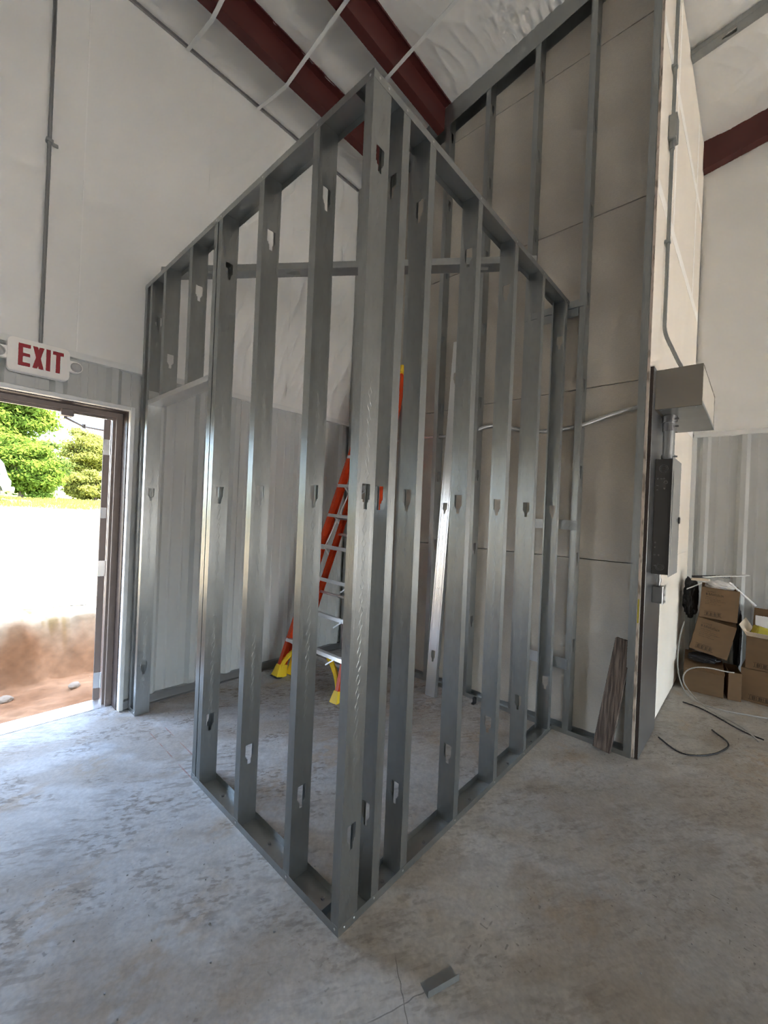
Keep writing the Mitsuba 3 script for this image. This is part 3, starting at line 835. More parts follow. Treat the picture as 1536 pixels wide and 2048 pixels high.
obj('box', rbx(XP, XP + 0.055, 2.27, 2.375, 0.965, 1.075, 0.004), 'dark_steel', t)
obj('cover_plate', rbx(XP + 0.0555, XP + 0.062, 2.265, 2.38, 0.96, 1.08, 0.003), 'bright_steel', t)
obj('receptacle', cat(*[rbx(XP + 0.0625, XP + 0.066, 2.300, 2.345, z, z + 0.03, 0.002) for z in (0.982, 1.028)]), 'trim_white', t)
obj('nipple', cat(cyl((XP + 0.028, 2.32, 1.077), (XP + 0.028, 2.32, pz0 - 0.001), 0.0115, 14), cyl((XP + 0.028, 2.32, 1.10), (XP + 0.028, 2.32, 1.125), 0.016, 14)), 'dark_steel', t, smooth=40)
# thin conduit down the drywall into the trough
t = thing('conduit', 'thin steel conduit running up the cream drywall from the wiring trough to the roof', 'conduit')
pts = np.vstack([[(0.527, 2.335, z) for z in np.linspace(5.42, 4.25, 6)], [(0.527, 2.335, z) for z in np.linspace(4.13, 2.93, 6)],
                 spline([(0.527, 2.335, 2.86), (0.535, 2.335, 2.79), (0.575, 2.335, 2.68), (0.615, 2.335, 2.58), (0.636, 2.335, 2.53), (0.64, 2.335, wz1 + 0.002)], 24)])
obj('pipe', tube(pts, 0.0115, 12), 'steel', t, smooth=True)
obj('junction_box', cat(rbx(XB - 0.001, 0.555, 2.29, 2.385, 4.10, 4.265, 0.004)), 'steel', t)
obj('coupling', cyl((0.527, 2.335, 4.05), (0.527, 2.335, 4.11), 0.017, 12), 'steel', t)
obj('coupling', cyl((0.64, 2.335, wz1 + 0.001), (0.64, 2.335, wz1 + 0.022), 0.018, 12), 'steel', t)
for z in (3.42, 4.62):
    obj('clamp', cat(rbx(XB - 0.001, 0.541, 2.315, 2.355, z - 0.01, z + 0.01, 0.002), rbx(XB - 0.001, 0.5125, 2.355, 2.395, z - 0.009, z + 0.009, 0.001), pin((0.515, 2.38, z), (1, 0, 0), 0.008)), 'steel', t)

# ------------------------------------------------------------------ other services
t = thing('conduit', 'thin vertical steel conduit rising above the exit sign', 'conduit')
obj('pipe', tube([(-2.252, -0.57, 2.43), (-2.240, -0.57, 3.0), (-2.236, -0.57, 3.6), (-2.236, -0.57, 4.3), (-2.255, -0.57, 4.97)], 0.0105, 12), 'pan_steel', t, smooth=True)
obj('clamp', cat(rbx(-2.256, -2.222, -0.588, -0.552, 3.665, 3.685, 0.002), rbx(-2.262, -2.245, -0.553, -0.525, 3.667, 3.683, 0.001)), 'steel', t)
t = thing('flexible_conduit', 'ribbed flexible metal conduit sagging along the partition studs behind the stud wall', 'conduit')
pp = spline([(0.444, 2.075, 2.245), (0.33, 2.072, 2.225), (0.22, 2.068, 2.195), (0.11, 2.068, 2.165), (0.0, 2.066, 2.15), (-0.14, 2.066, 2.145), (-0.29, 2.068, 2.165), (-0.45, 2.07, 2.205), (-0.58, 2.07, 2.232), (-0.72, 2.069, 2.215)], 1300)
rp_ = 1 + 0.07 * np.sin(np.arange(1300) * 2 * np.pi / 5.0)
obj('hose', tube(pp, 0.0150, 12, rp_), 'bright_steel', t, smooth=True)
obj('coupling', cat(cyl((-0.71, 2.069, 2.217), (-0.785, 2.069, 2.204), 0.021, 14), cyl((-0.785, 2.069, 2.204), (-0.80, 2.069, 2.202), 0.026, 8)), 'bright_steel', t, smooth=40)
obj('pipe', tube([(-0.79, 2.069, 2.203), (-1.0, 2.069, 2.19), (-1.3, 2.069, 2.20), (-1.55, 2.069, 2.20), (-2.2, 2.069, 2.20)], 0.0125, 12), 'bright_steel', t, smooth=True)

# exit sign
t = thing('exit_sign', 'white exit sign with red EXIT letters and two round lamps above the open door', 'exit sign')
from shapely.geometry import Point
sy0, sy1, sz0, sz1 = -0.722, -0.428, 2.235, 2.432
rr = sbox(sy0 + 0.03, sz0 + 0.03, sy1 - 0.03, sz1 - 0.03).buffer(0.03, 8)
obj('housing', cat(prism(rr, 0.050, TM((-2.268, 0, 0)) @ AX_YZ), prism(rr.buffer(-0.004), 0.003, TM((-2.219, 0, 0)) @ AX_YZ)), 'white_plastic', t)


def letters():
    ps = []
    hh, w_ = 0.128, 0.022
    ps.append(unary_union([sbox(0, 0, w_, hh), sbox(0, 0, 0.058, w_ * 0.95), sbox(0, hh / 2 - w_ / 2 + 0.003, 0.056, hh / 2 + w_ / 2), sbox(0, hh - w_ * 0.95, 0.058, hh)]))
    x_ = Polygon([(0, 0), (0.024, 0), (0.056, hh), (0.032, hh)])
    x2 = Polygon([(0.032, 0), (0.056, 0), (0.024, hh), (0.0, hh)])
    ps.append(affinity.translate(unary_union([x_, x2]), 0.068, 0))
    ps.append(sbox(0.134, 0, 0.156, hh))
    ps.append(unary_union([sbox(0.184, 0, 0.206, hh), sbox(0.167, hh - w_ * 0.95, 0.223, hh)]))
    return ps


for g in letters():
    g = affinity.translate(affinity.scale(g, 0.96, 1.02, origin=(0, 0)), -0.674, 2.272)
    obj('letter', prism(g, 0.0015, TM((-2.2158, 0, 0)) @ AX_YZ), 'red_print', t)
for s, yc in ((1, sy1 + 0.036), (-1, sy0 - 0.036)):
    lug = unary_union([sbox(min(yc, yc - s * 0.045), 2.302, max(yc, yc - s * 0.045), 2.372), Point(yc, 2.337).buffer(0.034)])
    lp = obj('lamp', prism(lug, 0.034, TM((-2.262, 0, 0)) @ AX_YZ), 'white_plastic', t)
    dome = trimesh.creation.icosphere(3, radius=0.027)
    dome.vertices = dome.vertices * [0.55, 1, 1]
    dome.apply_translation((-2.229, yc, 2.337))
    obj('lens', cat(dome, trimesh.creation.torus(0.0275, 0.003, transform=TM((-2.227, yc, 2.337)) @ RM(math.pi / 2, (0, 1, 0)))), 'clear_lens', lp, smooth=40)

# grey channel lying along the roof slope behind the partition
ch = stud_mesh(3.2, (0.24, 1.46), emboss=False)
M = np.eye(4)
dd = np.array([1, 0, SL]) / math.hypot(1, SL)
M[:3, 2] = dd; M[:3, 0] = np.cross([0, 1, 0], dd); M[:3, 1] = [0, -1, 0]
if np.linalg.det(M[:3, :3]) < 0: M[:3, 1] *= -1
M[:3, 3] = [0.515, 3.16, roof(0.515) - 0.085]
ch.apply_transform(M)
obj('roof_channel', ch, 'steel', label='grey steel channel running up the roof slope, right of the tall partition', category='channel')

# ------------------------------------------------------------------ ladder (folded, leaning on the partition)
t = thing('stepladder', 'folded orange fibreglass stepladder with yellow feet leaning on the partition', 'ladder')
A0, A1 = np.array([-1.700, 1.110, 0.0]), np.array([-1.645, 1.945, 2.87])
ez = (A1 - A0) / np.linalg.norm(A1 - A0)
ex = np.array([0.994, 0.109, 0]); ex -= ez * (ex @ ez); ex /= np.linalg.norm(ex)
ey = np.cross(ez, ex)
LM = np.eye(4); LM[:3, 0], LM[:3, 1], LM[:3, 2], LM[:3, 3] = ex, ey, ez, A0
LN = np.linalg.norm(A1 - A0)
hw = lambda s: 0.372 + (0.165 - 0.372) * s / LN


def rail(s0, s1, side, y0, off, dep, wid, ln=LN):
    """C rail hull between s0 and s1, open towards the middle"""
    ms = []
    for (ya, yb, wa) in ((y0, y0 + dep, 0.006), (y0, y0 + 0.006, wid), (y0 + dep - 0.006, y0 + dep, wid)):
        pts = []
        for s in (s0, s1):
            xo = (hw(s) - off)
            for xx in (xo, xo - wa):
                for yy in (ya, yb):
                    pts.append((side * xx, yy, s))
        ms.append(trimesh.convex.convex_hull(np.array(pts)))
    m = cat(*ms)
    m.apply_transform(LM)
    return m


for sd in (-1, 1):
    obj('front_rail', rail(0.06, LN - 0.06, sd, 0.0, 0, 0.085, 0.032), 'orange', t)
for sd in (-1, 1):
    obj('rear_rail', rail(0.05, LN - 0.10, sd, 0.105, 0.075, 0.06, 0.030), 'orange', t)
for k in range(1, 10):
    s = 0.045 + 0.2925 * k
    w_ = hw(s) - 0.006
    m = cat(rbx(-w_, w_, -0.004, 0.082, s - 0.004, s, 0.001), rbx(-w_, w_, -0.006, -0.002, s - 0.030, s, 0.001), rbx(-w_, w_, 0.080, 0.084, s - 0.026, s, 0.001),
            *[bx(-w_ + 0.01, w_ - 0.01, 0.008 + 0.012 * q, 0.011 + 0.012 * q, s, s + 0.0015) for q in range(6)])
    for sd in (-1, 1):
        br = bx(0, 0.10, -0.008, -0.005, -0.006, 0.006)
        br.apply_transform(RM(math.radians(40) * 1, (0, 1, 0)) if sd < 0 else RM(math.radians(140), (0, 1, 0)))
        br.apply_translation((sd * (w_ - 0.09), 0.0, s - 0.02))
        m = cat(m, br)
    m.apply_transform(LM)
    obj('step', m, 'aluminium', t)
for k in range(5):
    s = 0.25 + 0.55 * k
    w_ = hw(s) - 0.08
    m = cyl((-w_, 0.135, s), (w_, 0.135, s), 0.012, 10)
    m.apply_transform(LM)
    obj('rear_bar', m, 'aluminium', t)
for sd in (-1, 1):
    w0, w1 = hw(0) + 0.010, hw(0.105) + 0.005
    boot = trimesh.convex.convex_hull(np.array([(sd * (w0 + 0.012), -0.012, 0.0), (sd * (w0 + 0.012), 0.10, 0.0), (sd * (w0 - 0.070), -0.012, 0.0), (sd * (w0 - 0.070), 0.10, 0.0),
                                                (sd * w1, -0.006, 0.105), (sd * w1, 0.091, 0.105), (sd * (w1 - 0.042), -0.006, 0.105), (sd * (w1 - 0.042), 0.091, 0.105)]))
    knee = [(sd * (w0 - 0.045), 0.03, 0.07), (sd * (w0 - 0.055), 0.03, 0.13), (sd * (hw(0.2) - 0.075), 0.03, 0.20), (sd * (hw(0.2) - 0.13), 0.03, 0.26), (sd * (hw(0.2) - 0.20), 0.03, 0.308)]
    kb = tube(spline(knee, 10), 0.021, 6)
    m = cat(boot, kb)
    m.apply_transform(LM)
    bt = obj('boot', m, 'yellow', t)
    pad = bx(sd * (w0 - 0.073), sd * (w0 + 0.014), -0.014, 0.102, -0.008, 0.004)
    pad.apply_transform(LM)
    obj('rubber_pad', pad, 'rubber', bt)
    rb = rbx(sd * (hw(0.0) - 0.115), sd * (hw(0) - 0.055), 0.10, 0.17, 0.03, 0.19, 0.01)
    rb.apply_transform(LM)
    obj('rear_boot', rb, 'yellow', t)
    sp = cat(cyl((sd * (hw(1.25) - 0.03), 0.06, 1.18), (sd * (hw(1.9) - 0.06), 0.11, 1.75), 0.006, 8), bx(sd * (hw(1.2) - 0.02), sd * (hw(1.2) - 0.10), -0.012, -0.007, 1.17, 1.195))
    sp.apply_transform(LM)
    obj('spreader', sp, 'aluminium', t)
    db = cyl((sd * (hw(0.7) - 0.07), 0.09, 0.35), (sd * (hw(0.7) - 0.18), 0.09, 0.63), 0.008, 6)
    db.apply_transform(LM)
    obj('diagonal_brace', db, 'aluminium', t)
cap = rbx(-0.185, 0.185, -0.03, 0.19, LN - 0.055, LN + 0.02, 0.012)
cap.apply_transform(LM)
obj('top_cap', cap, 'yellow', t)

# ------------------------------------------------------------------ loose items in the framed room
ls = stud_mesh(2.97, (0.325, 1.545, 2.65))
b0, b1 = np.array([-0.905, 1.795, 0.004]), np.array([-0.885, 1.968, 2.96])
ez2 = (b1 - b0) / np.linalg.norm(b1 - b0)
ex2 = np.array([0.04, -1, 0]); ex2 -= ez2 * (ex2 @ ez2); ex2 /= np.linalg.norm(ex2)
M = np.eye(4); M[:3, 0], M[:3, 2], M[:3, 1], M[:3, 3] = ex2, ez2, np.cross(ez2, ex2), b0
ls.apply_transform(M)
obj('loose_stud', ls, 'bright_steel', label='loose steel stud leaning against the partition inside the framed room', category='steel stud')

wd = rbx(-0.052, 0.052, -0.019, 0.019, 0, 0.735, 0.003)
wd.apply_transform(TM((0.330, 2.01, 0.006)) @ RM(math.radians(7.5), (0, 1, 0)) @ RM(math.radians(-4.5), (1, 0, 0)))
wd.apply_translation((0, -0.012, 0))
obj('wood_plank', wd, 'old_wood', label='short weathered brown plank leaning against the right end of the partition', category='plank')

# angle scrap on the near floor
u_ = np.array([0.42, 0.91, 0]); u_ /= np.linalg.norm(u_)
ms = cat(bx(0, 0.118, 0, 0.046, 0.0005, 0.002), bx(0, 0.118, 0.0, 0.0015, 0.002, 0.022))
ms.apply_transform(TM((0.334, 0.075, 0)) @ RM(math.radians(69), (0, 0, 1)))
obj('steel_offcut', ms, 'steel', label='short steel angle offcut lying on the floor in the foreground', category='metal offcut')
q = Polygon([(0, 0), (0.05, 0.012), (0.06, 0.05), (0.012, 0.035)])
obj('steel_offcut', prism(q, 0.0015, TM((-0.44, 0.79, 0.002)) @ RM(0.3, (0, 0, 1))), 'dark_steel', label='small diamond shaped metal scrap on the floor inside the framed room', category='metal offcut')
q = Polygon([(0, 0), (0.13, -0.02), (0.05, 0.11), (0.03, 0.13)])
pm = prism(q, 0.002, TM((-0.66, 1.62, 0.004)) @ RM(0.15, (1, 0, 0)))
obj('drywall_scrap', pm, 'paper_white', label='white triangular drywall scrap behind the right stud wall', category='scrap')
obj('base_clip', cat(rbx(-0.60, -0.575, 1.95, 1.975, 0.0, 0.05, 0.004), rbx(-0.60, -0.575, 1.93, 1.95, 0.0, 0.015, 0.003)), 'black', label='small black clip standing at the foot of the partition behind a stud', category='clip')
rg = np.random.default_rng(11)
deb = []
for _ in range(60):
    x, y = rg.uniform(-2.1, 1.6), rg.uniform(-1.6, 1.9)
    if rg.random() < 0.5:
        x, y = rg.normal(-0.62, 0.22), rg.normal(-0.32, 0.22)
    if min(abs(y - 0.046), abs(x + 0.046)) < 0.075:
        continue
    s = rg.uniform(0.0012, 0.0042)
    m = trimesh.creation.icosphere(0, radius=s)
    m.vertices = m.vertices * rg.uniform(0.5, 1.3, 3)
    m.apply_translation((x, y, s * 0.4))
    deb.append(m)
obj('debris', cat(*deb), 'dark_steel', label='scattered dark crumbs of grit on the concrete floor', category='grit', kind='stuff')

# ------------------------------------------------------------------ boxes by the gable wall


def carton(name, label, size, pos, rz=0, tilt=(0, 0), open_top=False, text=None, flaps=()):
    w_, d_, h_ = size      # x, y, z ; front face is -y
    tt = thing(name, label, 'cardboard box', 'cardboard boxes by the gable wall')
    Mx = TM(pos) @ RM(math.radians(rz), (0, 0, 1)) @ RM(math.radians(tilt[0]), (1, 0, 0)) @ RM(math.radians(tilt[1]), (0, 1, 0))
    e = 0.005
    ps = [rbx(-w_ / 2, w_ / 2, -d_ / 2, -d_ / 2 + e, 0, h_, 0.0015), rbx(-w_ / 2, w_ / 2, d_ / 2 - e, d_ / 2, 0, h_, 0.0015), rbx(-w_ / 2, -w_ / 2 + e, -d_ / 2, d_ / 2, 0, h_, 0.0015),
          rbx(w_ / 2 - e, w_ / 2, -d_ / 2, d_ / 2, 0, h_, 0.0015), rbx(-w_ / 2, w_ / 2, -d_ / 2, d_ / 2, 0, e, 0.0015)]
    if not open_top:
        ps += [rbx(-w_ / 2, w_ / 2, -d_ / 2, -0.001, h_ - e, h_, 0.0015), rbx(-w_ / 2, w_ / 2, 0.001, d_ / 2, h_ - e, h_, 0.0015)]
    m = cat(*ps); m.apply_transform(Mx)
    obj('shell', m, 'cardboard', tt)
    for (side, ang, ln_, mat) in flaps:
        if side in 'fb':
            f = rbx(-w_ / 2, w_ / 2, 0, ln_, 0, 0.004, 0.001)
            f.apply_transform(RM(math.radians(ang), (1, 0, 0)))
            f.apply_transform(TM((0, -d_ / 2, h_)) @ (RM(math.pi, (0, 0, 1)) if side == 'f' else np.eye(4)) if side == 'f' else TM((0, d_ / 2, h_)))
        else:
            f = rbx(0, ln_, -d_ / 2, d_ / 2, 0, 0.004, 0.001)
            f.apply_transform(RM(math.radians(-ang), (0, 1, 0)))
            f.apply_transform(TM((w_ / 2, 0, h_)) if side == 'r' else TM((-w_ / 2, 0, h_)) @ RM(math.pi, (0, 0, 1)))
        f.apply_transform(Mx)
        obj('flap', f, mat, tt)
    if text:
        tm = []
        for (s, hh, ux, uz, bold) in text:
            if s == '#':
                m = bx(ux, ux + bold, 0, 0.0008, uz, uz + hh)
            else:
                m = meshkit.text_mesh(s, hh, 0.0008, bold)
                m.apply_transform(RM(math.pi / 2, (1, 0, 0)))
                m.apply_translation((ux, 0, uz))
            m.apply_translation((-w_ / 2, -d_ / 2 - 0.0004, 0))
            tm.append(m)
        m = cat(*tm); m.apply_transform(Mx)
        obj('printing', m, 'print_dark', tt)
    return tt, Mx


def print_block(w_, h_):
    T_ = [('LWPM1', h_ * 0.05, w_ * 0.13, h_ * 0.84, False), ('Metalux', h_ * 0.075, w_ * 0.20, h_ * 0.745, True), ('#', h_ * 0.07, w_ * 0.13, h_ * 0.745, 0.012)]
    for k in range(5):
        T_.append(('#', h_ * 0.008, w_ * 0.13, h_ * (0.68 - 0.055 * k), w_ * (0.30 + 0.12 * ((k * 7) % 3))))
    for k in range(13):
        T_.append(('#', h_ * 0.10, w_ * (0.15 + 0.034 * k), h_ * 0.10, w_ * (0.010 + 0.010 * ((k * 5) % 3))))
    T_.append(('#', h_ * 0.012, w_ * 0.13, h_ * 0.215, w_ * 0.45))
    T_.append(('#', h_ * 0.016, w_ * 0.13, h_ * 0.075, w_ * 0.48))
    return T_


# left stack, bottom to top
carton('cardboard_box', 'open cardboard box lying at the bottom of the left stack in the corner', (0.285, 0.55, 0.235), (0.70, 3.93, 0.002), rz=5, flaps=(('f', -8, 0.10, 'cardboard'),))
carton('cardboard_box', 'tilted cardboard box with printing in the middle of the left stack', (0.275, 0.30, 0.30), (0.735, 3.88, 0.345), rz=3, tilt=(0, 11), text=print_block(0.275, 0.30))
carton('cardboard_box', 'cardboard box with printing on top of the left stack, full of scraps', (0.265, 0.36, 0.275), (0.790, 3.90, 0.665), rz=4, tilt=(0, 2.5), open_top=True, text=print_block(0.265, 0.275))
fl_ = rbx(0.90, 1.02, 3.72, 4.0, 0.6, 0.604, 0.001)
# right stack
carton('cardboard_box', 'cardboard box standing on the floor under the open box, right stack', (0.42, 0.42, 0.28), (1.195, 3.97, 0.002), rz=-4, text=[z for z in print_block(0.42, 0.28) if z[3] < 0.09])
carton('cardboard_box', 'open cardboard box with raised flaps and a yellow pack inside, right stack', (0.40, 0.42, 0.275), (1.215, 3.96, 0.286), rz=-5, open_top=True, text=[z for z in print_block(0.40, 0.275) if z[3] < 0.09],
       flaps=(('f', 28, 0.11, 'cardboard_light'), ('l', 58, 0.10, 'cardboard_light'), ('b', 62, 0.20, 'cardboard')))
carton('cardboard_box', 'narrow cardboard box standing on end on the floor between the two stacks', (0.09, 0.27, 0.24), (0.914, 3.82, 0.002), rz=10, open_top=True)
yp = rbx(-0.09, 0.09, -0.05, 0.05, 0, 0.09, 0.012)
yp.apply_transform(TM((1.115, 3.93, 0.53)) @ RM(0.35, (0, 0, 1)) @ RM(0.25, (0, 1, 0)))
obj('yellow_pack', yp, 'yellow_plastic', label='yellow plastic pack lying in the open box on the right stack', category='package')
pc = rbx(-0.14, 0.14, -0.01, 0.01, 0, 0.11, 0.003)
pc.apply_transform(TM((1.19, 4.03, 0.60)) @ RM(-0.5, (1, 0, 0)))
obj('paper_sheet', pc, 'paper_white', label='white carton leaf standing in the open box on the right stack', category='carton leaf')
# scraps piled on the left stack


def rod(p0, p1, w_, h_):
    p0, p1 = np.array(p0, float), np.array(p1, float)
    ln_ = np.linalg.norm(p1 - p0); d_ = (p1 - p0) / ln_
    m = rbx(0, ln_, -w_ / 2, w_ / 2, -h_ / 2, h_ / 2, 0.002)
    y_ = np.cross([0, 0, 1], d_); y_ /= np.linalg.norm(y_)
    M_ = np.eye(4); M_[:3, 0] = d_; M_[:3, 1] = y_; M_[:3, 2] = np.cross(d_, y_); M_[:3, 3] = p0
    m.apply_transform(M_)
    return m


for p0, p1, w_, h_, mat, lab in (((0.69, 3.80, 1.02), (0.99, 4.02, 1.06), 0.05, 0.008, 'trim_white', 'long white trim strip on top of the left stack of boxes'),
                                 ((0.87, 3.78, 1.00), (1.05, 3.74, 0.83), 0.035, 0.010, 'paper_white', 'white trim strip sliding down the right side of the left stack'),
                                 ((0.60, 3.82, 0.99), (0.73, 3.80, 1.00), 0.06, 0.02, 'cardboard_light', 'tan carton strip on top of the left stack'),
                                 ((0.57, 3.74, 0.90), (0.68, 3.75, 0.97), 0.05, 0.006, 'trim_white', 'short white offcut at the left edge of the top box'),
                                 ((0.60, 3.86, 1.01), (0.86, 4.0, 1.03), 0.04, 0.02, 'black', 'black strip lying across the top of the left stack')):
    obj('trim_offcut', rod(p0, p1, w_, h_), mat, label=lab, category='trim offcut', group='offcuts on the left stack')


def crumple(c, s, seed):
    m = trimesh.creation.icosphere(4)
    v = np.array(m.vertices)
    n_ = meshkit.fbm(v * 1.7 + seed, 4, seed)
    m.vertices = v * (0.72 + 0.5 * np.abs(n_ - 0.5) * 2)[:, None] * s + c
    return m


obj('plastic_bag', crumple(np.array([0.80, 3.88, 0.935]), np.array([0.13, 0.13, 0.075]), 3), 'paper_white', label='crumpled white plastic bag in the top box of the left stack', category='bag')
for c_, s_, sd, lab in (((0.585, 3.95, 0.80), (0.075, 0.16, 0.24), 5, 'dark crumpled plastic hanging behind the left side of the stack'), ((0.705, 3.80, 0.285), (0.14, 0.12, 0.046), 8, 'dark crumpled plastic between the bottom and middle boxes'),
                        ((0.93, 4.235, 0.42), (0.04, 0.075, 0.38), 12, 'dark crumpled plastic filling the gap between the two stacks')):
    obj('plastic_sheet', crumple(np.array(c_), np.array(s_), sd), 'cable_black', label=lab, category='plastic sheet')

# cables on the floor
cab = [([(0.575, 3.62, 0.62), (0.555, 3.58, 0.50), (0.545, 3.55, 0.30), (0.575, 3.50, 0.12), (0.66, 3.42, 0.02), (0.82, 3.36, 0.006), (1.05, 3.42, 0.006), (1.3, 3.50, 0.006)], 0.0055, 'cable_grey', 'grey cable hanging from the left stack and running right along the floor'),
       ([(0.93, 3.62, 0.26), (0.82, 3.54, 0.275), (0.70, 3.50, 0.27), (0.62, 3.48, 0.22), (0.60, 3.45, 0.16), (0.65, 3.40, 0.08), (0.76, 3.30, 0.022), (0.93, 3.14, 0.019), (1.03, 3.03, 0.018), (1.09, 2.93, 0.006)], 0.0055, 'cable_grey', 'stiff grey cable looping out from between the boxes towards the camera'),
       ([(0.62, 3.30, 0.006), (0.78, 3.24, 0.006), (0.95, 3.08, 0.006), (1.12, 2.99, 0.006)], 0.005, 'cable_black', 'straight dark cable lying on the floor in front of the boxes'),
       ([(0.575, 2.46, 0.006), (0.63, 2.40, 0.006), (0.72, 2.34, 0.006), (0.83, 2.42, 0.006), (0.92, 2.60, 0.006), (0.935, 2.74, 0.006), (0.88, 2.83, 0.006), (0.84, 2.88, 0.008)], 0.005, 'cable_black', 'black cable curled on the floor beside the end of the partition')]
for pts_, r_, mat_, lab in cab:
    obj('cable', tube(spline(pts_, 70), r_, 8), mat_, smooth=True, label=lab, category='cable', group='cables on the floor')

# ------------------------------------------------------------------ outside: trees, bushes, truck


def foliage(c, s, n, seed, leaf, clumps=70):
    g = np.random.default_rng(seed)
    ctr = g.normal(size=(clumps, 3)); ctr /= np.linalg.norm(ctr, axis=1, keepdims=True)
    ctr = ctr * (0.15 + 0.85 * g.random((clumps, 1)) ** 0.45) * s
    which = g.integers(0, clumps, n)
    d_ = g.normal(size=(n, 3)); d_ /= np.linalg.norm(d_, axis=1, keepdims=True)
    rad = np.abs(g.normal(0.9, 0.5, (n, 1))) * np.array(s).mean() * 0.21
    P_ = ctr[which] + d_ * rad * [1.15, 1.15, 0.6] + c
    nrm = d_ + g.normal(size=(n, 3)) * 0.6 + [0, 0, 0.35]
    nrm /= np.linalg.norm(nrm, axis=1, keepdims=True)
    a_ = np.cross(nrm, g.normal(size=(n, 3))); a_ /= np.linalg.norm(a_, axis=1, keepdims=True)
    b_ = np.cross(nrm, a_)
    sz = leaf * (0.6 + 0.8 * g.random((n, 1)))
    V = np.stack([P_ - a_ * sz, P_ + b_ * sz * 0.45, P_ + a_ * sz, P_ - b_ * sz * 0.45], 1).reshape(-1, 3)
    i_ = np.arange(n) * 4
    F = np.vstack([np.c_[i_, i_ + 1, i_ + 2], np.c_[i_, i_ + 2, i_ + 3]])
    return trimesh.Trimesh(V, F, process=False), ctr + c


TREES = [('tree', (-34, 1.2, 6.6), (2.3, 3.1, 3.3), 60000, 0, 'tall bright green tree behind the white van', 0.13), ('bush', (-28.3, 2.3, 2.9), (1.3, 1.8, 1.6), 42000, 0, 'dense green bush just right of the white van', 0.105),
         ('bush', (-30.5, 6.1, 2.45), (1.3, 1.5, 0.9), 26000, 1, 'low yellow green bush seen beside the door leaf', 0.10), ('tree', (-49, 9.5, 6.0), (2.2, 2.6, 2.35), 22000, 1, 'yellow green tree seen beside the door leaf, behind the low bush', 0.14),
         ('tree', (-42, 4.7, 4.1), (1.7, 2.2, 2.0), 11000, 2, 'thin dark green tree between the bushes, against the sky', 0.16), ('tree', (-36, -9.5, 6.2), (3.0, 3.3, 3.6), 16000, 2, 'green tree hidden behind the left door jamb', 0.2),
         ('tree', (-44, 19.0, 5.0), (3.0, 3.6, 3.4), 12000, 0, 'green tree hidden behind the right door jamb', 0.2)]
for i, (nm, c_, s_, n_, lf_, lab, lsz) in enumerate(TREES):
    tt = thing(nm, lab, nm, 'trees and bushes outside')
    fm, ctr = foliage(np.array(c_), np.array(s_), n_, 100 + i, lsz)
    obj('foliage', fm, 'leaf_%d' % lf_, tt)
    gz = ground_z(c_[0], c_[1])
    br = [tube([(c_[0], c_[1], gz - 0.1), (c_[0] + 0.1, c_[1] + 0.05, (gz + c_[2]) / 2), (c_[0], c_[1], c_[2])], 0.13, 8)]
    for q_ in ctr[:14]:
        br.append(tube([(c_[0], c_[1], (gz + c_[2]) / 2), (np.array(c_) * 0.5 + q_ * 0.5) - [0, 0, 0.3], q_], 0.04, 6))
    obj('trunk', cat(*br), 'bark', tt, smooth=True)

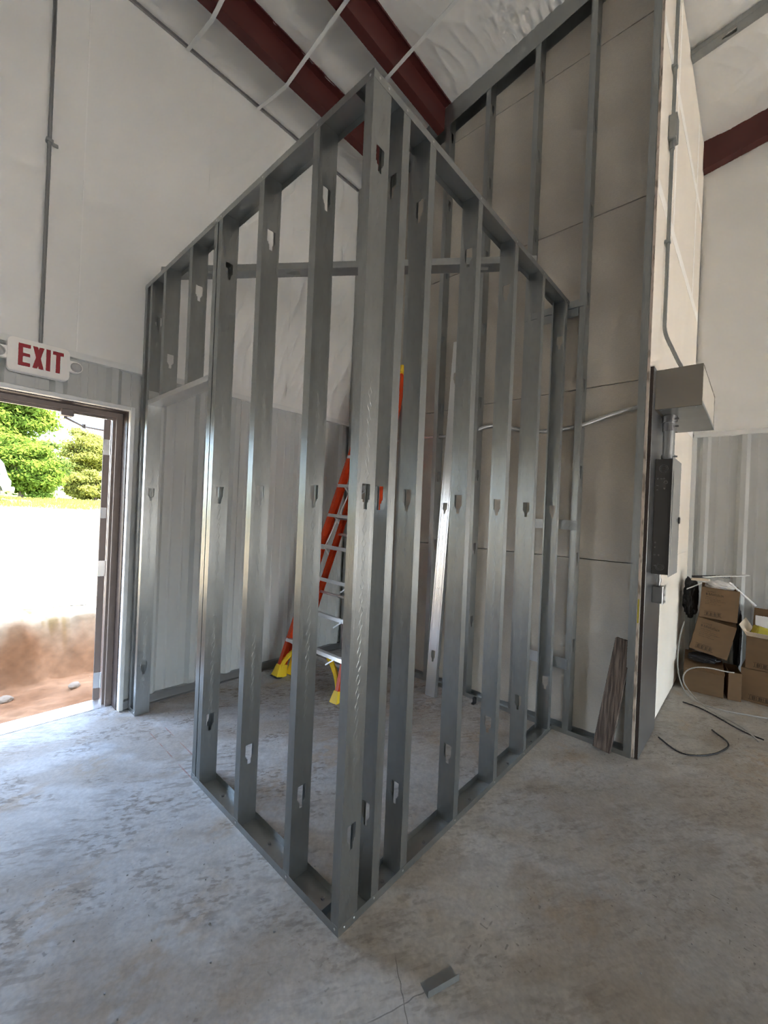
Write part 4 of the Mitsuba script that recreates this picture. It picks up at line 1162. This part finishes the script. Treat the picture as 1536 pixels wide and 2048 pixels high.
# grass tufts at the tree line
g = np.random.default_rng(8)
n = 9000
gx_, gy_ = g.uniform(-27, -19.5, n), g.uniform(-6, 8.5, n)
kp = ~((np.abs(gx_ + 24) < 1.3) & (gy_ > -3.7) & (gy_ < 2.2))
gx_, gy_ = gx_[kp], gy_[kp]
n = len(gx_)
gz_ = terrain(gx_[None], gy_[None])[2][0]
hgt = g.uniform(0.06, 0.18, n); an = g.uniform(0, np.pi, n); ww = 0.03
V = np.stack([np.c_[gx_ - ww * np.cos(an), gy_ - ww * np.sin(an), gz_ - 0.02], np.c_[gx_ + ww * np.cos(an), gy_ + ww * np.sin(an), gz_ - 0.02], np.c_[gx_ + g.normal(0, 0.04, n), gy_ + g.normal(0, 0.04, n), gz_ + hgt]], 1).reshape(-1, 3)
obj('grass', trimesh.Trimesh(V, np.arange(3 * n).reshape(-1, 3), process=False), 'leaf_1', label='strip of green grass below the trees', category='grass', kind='stuff')

t = thing('van', 'white van nose at the left edge of the doorway, before the trees', 'van')
VX, VY, VZ = -24.0, 1.36, ground_z(-24.0, 0.5) + 0.02
side = Polygon([(0, 0.42), (0.03, 0.85), (-0.08, 1.02), (-0.24, 1.60), (-0.45, 1.90), (-0.95, 1.98), (-4.9, 2.0), (-5.0, 0.45)])
wh = unary_union([Point(-0.66, 0.38).buffer(0.42), Point(-4.2, 0.38).buffer(0.44)])
m = prism(side.difference(wh), 1.8, TM((VX + 0.9 - 1.8, VY, VZ)) @ AX_YZ)
obj('body', m, 'truck_white', t)
for s in (-0.905, 0.885):
    wn = Polygon([(-0.32, 1.10), (-0.46, 1.55), (-0.66, 1.72), (-1.5, 1.74), (-1.5, 1.15)])
    obj('window', prism(wn, 0.02, TM((VX + s, VY, VZ)) @ AX_YZ), 'glass_dark', t)
for y_ in (-0.66, -4.2):
    for s in (-0.72, 0.72):
        w_ = trimesh.creation.cylinder(0.37, 0.24, sections=28, transform=TM((VX + s, VY + y_, VZ + 0.36)) @ RM(math.pi / 2, (0, 1, 0)))
        wk = obj('wheel', w_, 'rubber', t)
        obj('rim', trimesh.creation.cylinder(0.21, 0.26, sections=20, transform=TM((VX + s, VY + y_, VZ + 0.36)) @ RM(math.pi / 2, (0, 1, 0))), 'aluminium', wk)
obj('bumper', rbx(VX - 0.93, VX + 0.93, VY - 0.05, VY + 0.14, VZ + 0.36, VZ + 0.62, 0.04), 'bright_steel', t)
for s in (-0.7, 0.7):
    obj('headlight', rbx(VX + s - 0.2, VX + s + 0.2, VY - 0.10, VY + 0.03, VZ + 0.70, VZ + 0.86, 0.02), 'clear_lens', t)
for s in (-1.05, 1.05):
    obj('mirror', rbx(VX + s - 0.1, VX + s + 0.1, VY - 0.62, VY - 0.48, VZ + 1.12, VZ + 1.36, 0.03), 'truck_white', t)
obj('stripe', bx(VX + 0.9, VX + 0.903, VY - 3.3, VY - 1.35, VZ + 0.85, VZ + 1.0), 'truck_green', t)
